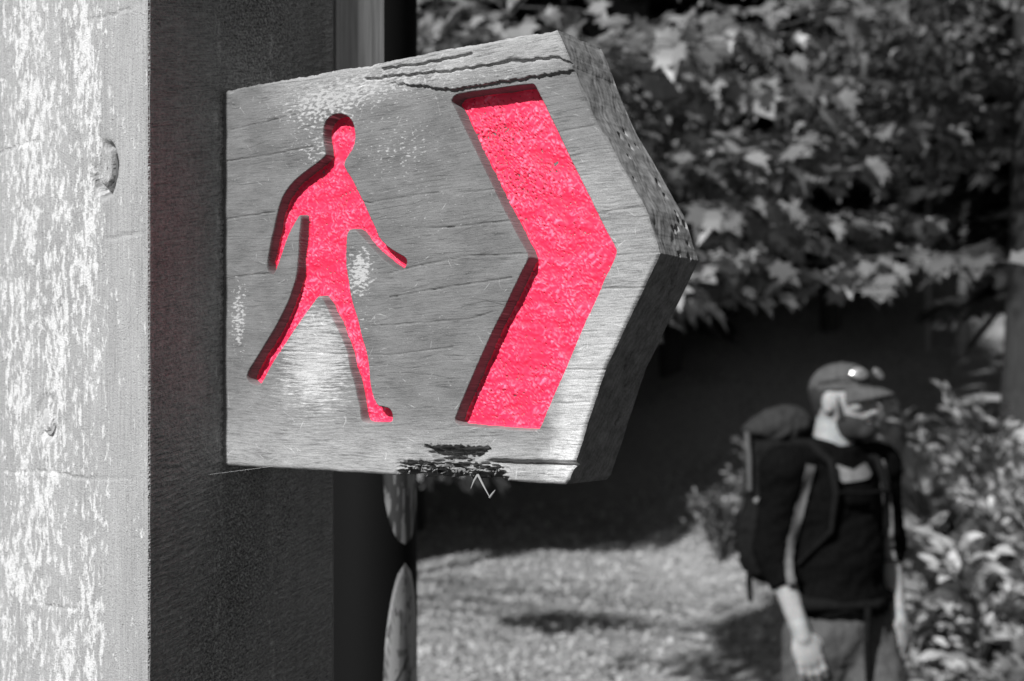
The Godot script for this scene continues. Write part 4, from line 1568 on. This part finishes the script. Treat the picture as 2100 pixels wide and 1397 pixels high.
func build_hiker():
	var root := group_node("person", Vector3(0.95, ground_y(0.95, -3.9) + 0.006, -3.9))
	meta(root, "bearded hiker in cap, black long-sleeved top and grey trousers walking along the path", "person")
	var up := Vector3.UP
	var fb := Vector3(0.53, 0, 0.848)
	var rb := Vector3(-0.848, 0, 0.53)
	var B := Basis(rb, up, -fb)
	var fh := Vector3(0.743, 0, 0.669)
	var rh := Vector3(-0.669, 0, 0.743)
	var Hb := Basis(rh, up, -fh)
	var H := Vector3(0.033, 1.668, 0.0)
	var shR := Vector3(-0.158, 1.462, 0.085)
	var elR := Vector3(-0.185, 1.228, 0.055)
	var wrR := Vector3(-0.119, 0.997, 0.13)
	var shL := Vector3(0.160, 1.462, -0.085)
	var elL := Vector3(0.196, 1.232, -0.12)
	var wrL := Vector3(0.206, 1.010, -0.03)
	var hipR := Vector3(-0.052, 0.955, 0.03)
	var hipL := Vector3(0.098, 0.955, -0.02)
	var knR := Vector3(-0.080, 0.545, 0.02)
	var anR := Vector3(-0.125, 0.110, -0.22)
	var knL := Vector3(0.165, 0.560, 0.20)
	var anL := Vector3(0.185, 0.100, 0.22)
	# body: head, trunk and limbs as one skin
	var mb := MB.new()
	var nb := Vector3(0.002, 1.470, -0.02)
	blob(mb, [["c", H - up * 0.05 - fh * 0.02, nb, 0.056, 0.064], ["c", shR + up * 0.005, shL + up * 0.005, 0.05, 0.05], ["e", Vector3(0.004, 1.34, 0), B, Vector3(0.145, 0.16, 0.095)], ["e", Vector3(0.012, 1.12, 0), B, Vector3(0.135, 0.17, 0.10)], ["e", Vector3(0.022, 0.97, 0), B, Vector3(0.14, 0.10, 0.095)],
		["c", shR, elR, 0.050, 0.040], ["c", elR, wrR, 0.041, 0.027], ["c", shL, elL, 0.050, 0.040], ["c", elL, wrL, 0.041, 0.027],
		["c", hipR, knR, 0.075, 0.052], ["c", knR, anR, 0.052, 0.036], ["c", hipL, knL, 0.075, 0.052], ["c", knL, anL, 0.052, 0.036]], 0.012, 110.0)
	blob(mb, [["e", H + up * 0.004, Hb, Vector3(0.074, 0.090, 0.092)], ["e", H + fh * 0.035 - up * 0.060, Hb, Vector3(0.054, 0.050, 0.052)], ["e", H + fh * 0.070 - up * 0.088, Hb, Vector3(0.026, 0.020, 0.020)],
		["c", H + fh * 0.086 + up * 0.004, H + fh * 0.107 - up * 0.034, 0.009, 0.0135], ["e", H + fh * 0.096 - up * 0.040, Hb, Vector3(0.018, 0.009, 0.010)], ["e", H + fh * 0.080 + up * 0.024, Hb, Vector3(0.046, 0.010, 0.014)],
		["e", H + fh * 0.066 + rh * 0.038 - up * 0.022, Hb, Vector3(0.020, 0.016, 0.018)], ["e", H + fh * 0.066 - rh * 0.038 - up * 0.022, Hb, Vector3(0.020, 0.016, 0.018)], ["e", H + fh * 0.088 - up * 0.066, Hb, Vector3(0.022, 0.009, 0.010)],
		["e", H + rh * 0.076 - up * 0.012 - fh * 0.006, Hb, Vector3(0.009, 0.031, 0.019)], ["e", H - rh * 0.076 - up * 0.012 - fh * 0.006, Hb, Vector3(0.009, 0.031, 0.019)], ["c", H - up * 0.04 - fh * 0.02, nb.lerp(H, 0.3), 0.054, 0.058]], 0.0045, 190.0)
	var dR := (Vector3(-0.098, 0.925, 0.14) - wrR).normalized()
	hand(mb, wrR, dR, (Vector3(0.92, 0.28, -0.10) - dR * Vector3(0.92, 0.28, -0.10).dot(dR)).normalized(), Vector3(0.1, 0, -0.95))
	var dL := (Vector3(0.208, 0.93, 0.01) - wrL).normalized()
	hand(mb, wrL, dL, (Vector3(-0.6, 0, 0.75) - dL * Vector3(-0.6, 0, 0.75).dot(dL)).normalized(), Vector3(-0.75, 0, -0.5))
	var skin := wood_triplanar(0.33, 608, Vector3(130, 130, 130))
	skin.heightmap_scale = 0.06
	skin.roughness = 0.6
	skin.subsurf_scatter_enabled = true
	skin.subsurf_scatter_strength = 0.1
	put("body", mb.commit(), skin, root)
	for s: float in [-1.0, 1.0]:
		var eb := MB.new()
		blob(eb, [["e", H + fh * 0.083 + rh * 0.031 * s + up * 0.006, Hb, Vector3(0.014, 0.008, 0.008)]], 0.0025, 400.0)
		put("eye", eb.commit(), mat(0.05, 0.2), root)
	# hair and beard
	var hb := MB.new()
	blob(hb, [["e", H - fh * 0.022 + up * 0.02, Hb, Vector3(0.080, 0.085, 0.078)], ["e", H - fh * 0.05 - up * 0.03, Hb, Vector3(0.055, 0.04, 0.035)]], 0.007, 260.0, [Plane(fh, (H + fh * 0.0).dot(fh)), Plane(up, (H + up * 0.06).dot(up))])
	put("hair", hb.commit(), mat(0.03, 0.7), root)
	var bb := MB.new()
	var ch := H + fh * 0.076 - up * 0.098
	var bn := (up * 0.955 + fh * 0.30).normalized()
	blob(bb, [["e", H + fh * 0.034 - up * 0.064, Hb, Vector3(0.060, 0.060, 0.060)], ["e", ch + up * 0.004, Hb, Vector3(0.036, 0.030, 0.028)], ["e", H + fh * 0.028 - up * 0.10, Hb, Vector3(0.046, 0.026, 0.046)]], 0.0055, 300.0, [Plane(bn, H.dot(bn) - 0.0300), Plane(-fh, -(H - fh * 0.004).dot(fh))])
	for s: float in [-1.0, 1.0]:
		blob(bb, [["c", H + rh * 0.071 * s + fh * 0.022 + up * 0.006, H + rh * 0.060 * s + fh * 0.030 - up * 0.055, 0.004, 0.011]], 0.004, 300.0)
	blob(bb, [["c", H + fh * 0.101 - up * 0.052 + rh * 0.003, H + fh * 0.080 - up * 0.066 + rh * 0.030, 0.0075, 0.007], ["c", H + fh * 0.101 - up * 0.052 - rh * 0.003, H + fh * 0.080 - up * 0.066 - rh * 0.030, 0.0075, 0.007]], 0.0035, 300.0)
	put("beard", bb.commit(), wood_triplanar(0.034, 609, Vector3(200, 80, 200)), root)
	# cap
	var cap := group_node("cap", Vector3.ZERO, root)
	var cm := cloth(0.085, 601)
	var cb := MB.new()
	var C := H + up * 0.030 - fh * 0.004
	for j in 15:
		var t := j / 14.0 * PI / 2.0
		for q in 41:
			var a := TAU * q / 40.0
			var rr := cos(t)
			cb.v.append(C + (fh * cos(a) * 0.100 + rh * sin(a) * 0.083) * pow(rr, 0.80) * (1.0 + 0.025 * sin(a * 3.0 + 1.0) * sin(t * 2.0)) + up * (0.076 * sin(t) - 0.004 * (1.0 - cos(a)) * rr))
	cb.grid(0, 41, 15, true)
	put("crown", cb.commit(), cm, cap)
	cb = MB.new()
	for side in 2:
		var base := cb.v.size()
		for j in 9:
			for q in 25:
				var a := lerpf(-1.05, 1.05, q / 24.0)
				var outl := j / 8.0
				var rim := fh * cos(a) * 0.100 + rh * sin(a) * 0.083
				var ext := fh * 0.064 * outl * (1.0 - pow(absf(a) / 1.05, 2.6)) + rim * 0.02 * outl
				cb.v.append(C + rim + ext + up * (0.004 - 0.020 * outl * outl - 0.022 * pow(absf(a), 2.0) * outl - 0.003 * side))
		cb.grid(base, 25, 9, side == 1)
	put("brim", cb.commit(), cm, cap)
	var button := put("button", dome(0.007, 0.004), cm, cap)
	button.position = C + up * 0.075
	# shirt
	var slR := elR.lerp(wrR, 0.46)
	var slL := elL.lerp(wrL, 0.32)
	var K := 85.0
	var shirt := [["e", Vector3(0.004, 1.355, 0.0), B, Vector3(0.160, 0.155, 0.110)], ["e", Vector3(0.012, 1.20, 0.0) + fb * 0.012, B, Vector3(0.146, 0.18, 0.120)], ["e", Vector3(0.022, 1.06, 0.0) + fb * 0.008, B, Vector3(0.160, 0.12, 0.122)],
		["c", nb + up * 0.012, shR, 0.070, 0.064], ["c", nb + up * 0.012, shL, 0.070, 0.064], ["c", nb, nb + up * 0.045 + fh * 0.012, 0.074, 0.071],
		["c", shR, elR, 0.066, 0.055], ["c", elR, slR, 0.055, 0.047, true], ["c", shL, elL, 0.066, 0.055], ["c", elL, slL, 0.055, 0.048, true]]
	var sb := MB.new()
	blob(sb, shirt, 0.011, K, [Plane(Vector3(0, -1, 0), -1.035), Plane((up + fb * 0.22).normalized(), (Vector3(0.01, 1.532, 0) + fb * 0.06).dot((up + fb * 0.22).normalized()))])
	crease(sb, 0.007, 31, Vector3(7, 13, 7))
	var sh := put("shirt", sb.commit(), cloth(0.005, 602), root)
	var pale := cloth(0.20, 603)
	put("sleeve_stripe", band(shirt, [Vector3(-0.092, 1.478, 0.016), Vector3(-0.110, 1.40, 0.013), Vector3(-0.133, 1.294, 0.014), Vector3(-0.152, 1.21, 0.012), Vector3(-0.153, 1.165, 0.012), Vector3(-0.146, 1.128, 0.014)], K, 0.0095), pale, sh)
	put("sleeve_stripe", band(shirt, [Vector3(0.147, 1.488, 0.007), Vector3(0.163, 1.42, 0.013), Vector3(0.178, 1.33, 0.015), Vector3(0.185, 1.24, 0.014), Vector3(0.190, 1.175, 0.014)], K, 0.0095), pale, sh)
	put("chest_panel", band(shirt, [Vector3(-0.014, 1.466, 0.014), Vector3(0.010, 1.448, 0.022), Vector3(0.048, 1.444, 0.015), Vector3(0.086, 1.455, 0.022), Vector3(0.104, 1.464, 0.018)], K, 0.0095), pale, sh)
	# trousers and boots
	var tr := [["e", Vector3(0.022, 0.985, 0.0), B, Vector3(0.158, 0.125, 0.118)], ["c", hipR, knR, 0.098, 0.072], ["c", knR, anR, 0.072, 0.062, true], ["c", hipL, knL, 0.098, 0.074], ["c", knL, anL, 0.074, 0.062, true]]
	var tb := MB.new()
	blob(tb, tr, 0.012, 90.0)
	crease(tb, 0.008, 32, Vector3(9, 8, 9))
	put("trousers", tb.commit(), cloth(0.085, 604), root)
	for e in [[anR, Vector3(0.45, -0.25, 0.86).normalized()], [anL, Vector3(0.5, 0.0, 0.866)]]:
		var an: Vector3 = e[0]
		var dd: Vector3 = e[1]
		var fl := Vector3(dd.x, 0, dd.z).normalized()
		var bt := MB.new()
		blob(bt, [["c", an + up * 0.05, an - up * 0.02, 0.055, 0.058], ["c", an - up * 0.045 - fl * 0.02, an - up * 0.050 + fl * 0.14, 0.046, 0.042], ["e", an - up * 0.075 + fl * 0.06, Basis(Vector3.UP.cross(fl), Vector3.UP, fl), Vector3(0.052, 0.022, 0.145)]], 0.010, 120.0, [Plane(Vector3(0, -1, 0), -0.0)])
		put("boot", bt.commit(), mat(0.05, 0.7), root)
	# sunglasses pushed up on the cap
	var sg := group_node("sunglasses", root.position)
	meta(sg, "sunglasses with shiny lenses pushed up on the hiker's cap", "sunglasses")
	var lens := mat(0.75, 0.28, 0.7)
	lens.metallic = 0.85
	var frame := mat(0.02, 0.4)
	for s: float in [-1.0, 1.0]:
		var c := C + fh * (0.094 - 0.012 * s) + rh * (0.012 + 0.036 * s) + up * 0.044
		var nrm := (fh * 0.70 + rh * (0.32 + 0.26 * s) + up * 0.42).normalized()
		var bx := up.cross(nrm).normalized()
		var lb := MB.new()
		var by := nrm.cross(bx)
		for j in 7:
			for q in 25:
				var a := TAU * q / 24.0
				var f := j / 6.0
				lb.v.append(c + (bx * cos(a) * 0.026 + by * sin(a) * 0.020) * f + nrm * 0.008 * (1.0 - f * f))
		lb.grid(0, 25, 7, true)
		put("lens", lb.commit(), lens, sg)
		var ring := MB.new()
		var rp := PackedVector3Array()
		var rr := PackedFloat32Array()
		for q in 25:
			var a := TAU * q / 24.0
			rp.append(c + bx * cos(a) * 0.027 + by * sin(a) * 0.021)
			rr.append(0.0018)
		ring.tube(rp, rr, 5, false)
		put("rim", ring.commit(), frame, sg)
		var tm := MB.new()
		tm.tube(PackedVector3Array([c + rh * 0.026 * s, C + fh * 0.05 + rh * 0.083 * s + up * 0.030, C - fh * 0.03 + rh * 0.087 * s + up * 0.016]), PackedFloat32Array([0.0025, 0.0022, 0.002]), 5)
		put("temple", tm.commit(), frame, sg)
	var br := MB.new()
	br.tube(PackedVector3Array([C + fh * 0.101 + rh * 0.008 + up * 0.044, C + fh * 0.106 + up * 0.046, C + fh * 0.101 - rh * 0.008 + up * 0.044]), PackedFloat32Array([0.002, 0.002, 0.002]), 5)
	put("bridge", br.commit(), frame, sg)
	# rucksack
	var bp := group_node("backpack", root.position)
	meta(bp, "large dark trekking backpack with a domed lid worn by the hiker", "backpack")
	var pc := Vector3(0.0, 1.335, 0.0) - fb * 0.215 - rb * 0.006
	var pk := MB.new()
	blob(pk, [["b", pc, B, Vector3(0.118, 0.240, 0.085), 0.084], ["e", pc - up * 0.10 - fb * 0.05, B, Vector3(0.12, 0.15, 0.09)], ["e", pc + rb * 0.115 - up * 0.11, B, Vector3(0.04, 0.11, 0.065)], ["e", pc - rb * 0.115 - up * 0.11, B, Vector3(0.04, 0.11, 0.065)]], 0.012, 90.0)
	crease(pk, 0.010, 33, Vector3(8, 11, 8))
	put("main_bag", pk.commit(), cloth(0.011, 605), bp)
	pk = MB.new()
	var lc := pc + up * 0.250 - fb * 0.01 + rb * 0.006
	blob(pk, [["e", lc - up * 0.015, B, Vector3(0.118, 0.050, 0.105)], ["e", lc + up * 0.006 + fb * 0.03, B, Vector3(0.098, 0.055, 0.075)]], 0.010, 110.0)
	crease(pk, 0.009, 34, Vector3(9, 14, 9))
	put("lid", pk.commit(), cloth(0.035, 606), bp)
	var strap := cloth(0.010, 607)
	for s: float in [-1.0, 1.0]:
		var q := rb * 0.092 * s
		var st := MB.new()
		st.tube(PackedVector3Array([pc + up * 0.17 + q + fb * 0.09, Vector3(0, 1.535, 0) + q - fb * 0.06, Vector3(0, 1.535, 0) + q * 1.03 + fb * 0.01, Vector3(0, 1.485, 0) + q * 1.05 + fb * 0.092, Vector3(0.004, 1.40, 0) + q * 1.12 + fb * 0.114, Vector3(0.006, 1.29, 0) + q * 1.25 + fb * 0.105, Vector3(0.008, 1.19, 0) + q * 1.75 + fb * 0.02, pc - up * 0.16 + q * 1.4 + fb * 0.09]), PackedFloat32Array([0.014, 0.016, 0.016, 0.013, 0.010, 0.008, 0.006, 0.006]), 8)
		put("shoulder_strap", st.commit(), strap, bp)
	var cs := MB.new()
	cs.tube(PackedVector3Array([Vector3(0.004, 1.40, 0) + rb * 0.10 + fb * 0.128, Vector3(0.004, 1.395, 0) + fb * 0.134, Vector3(0.004, 1.40, 0) - rb * 0.10 + fb * 0.128]), PackedFloat32Array([0.006, 0.006, 0.006]), 6)
	put("chest_strap", cs.commit(), strap, bp)
	var hs := MB.new()
	hs.tube(PackedVector3Array([Vector3(0.02, 1.09, 0) + rb * 0.165 - fb * 0.07, Vector3(0.02, 1.075, 0) + rb * 0.165 + fb * 0.05, Vector3(0.02, 1.07, 0) + fb * 0.140, Vector3(0.02, 1.075, 0) - rb * 0.165 + fb * 0.05, Vector3(0.02, 1.09, 0) - rb * 0.165 - fb * 0.07]), PackedFloat32Array([0.024, 0.022, 0.016, 0.022, 0.024]), 8)
	put("hip_belt", hs.commit(), strap, bp)
	for e in [[Vector3(0.02, 1.07, 0) + fb * 0.146 + rb * 0.03, 0.22], [pc - up * 0.17 + rb * 0.13, 0.12]]:
		var a: Vector3 = e[0]
		var w := MB.new()
		w.tube(PackedVector3Array([a, a - up * e[1] * 0.5 + rb * 0.006, a - up * e[1]]), PackedFloat32Array([0.011, 0.010, 0.008]), 6)
		put("loose_strap", w.commit(), strap, bp)
	var tag := put("reflective_tag", chamfer_box(Vector3(0.05, 0.014, 0.008), 0.003), mat(0.22, 0.6), bp)
	tag.transform = Transform3D(Basis(Vector3(0.92, 0.36, 0.15).normalized(), Vector3(-0.36, 0.93, 0).normalized(), Vector3(-0.13, -0.05, 0.99).normalized()).orthonormalized(), pc + rb * 0.140 + up * 0.03 + fb * 0.06)
	# hanging tail of webbing from lid to bag
	var lt := MB.new()
	lt.tube(PackedVector3Array([lc + rb * 0.130 - up * 0.02, pc + rb * 0.135 + up * 0.15, pc + rb * 0.133 + up * 0.05]), PackedFloat32Array([0.009, 0.009, 0.008]), 6)
	put("side_strap", lt.commit(), mat(0.09, 0.8), bp)
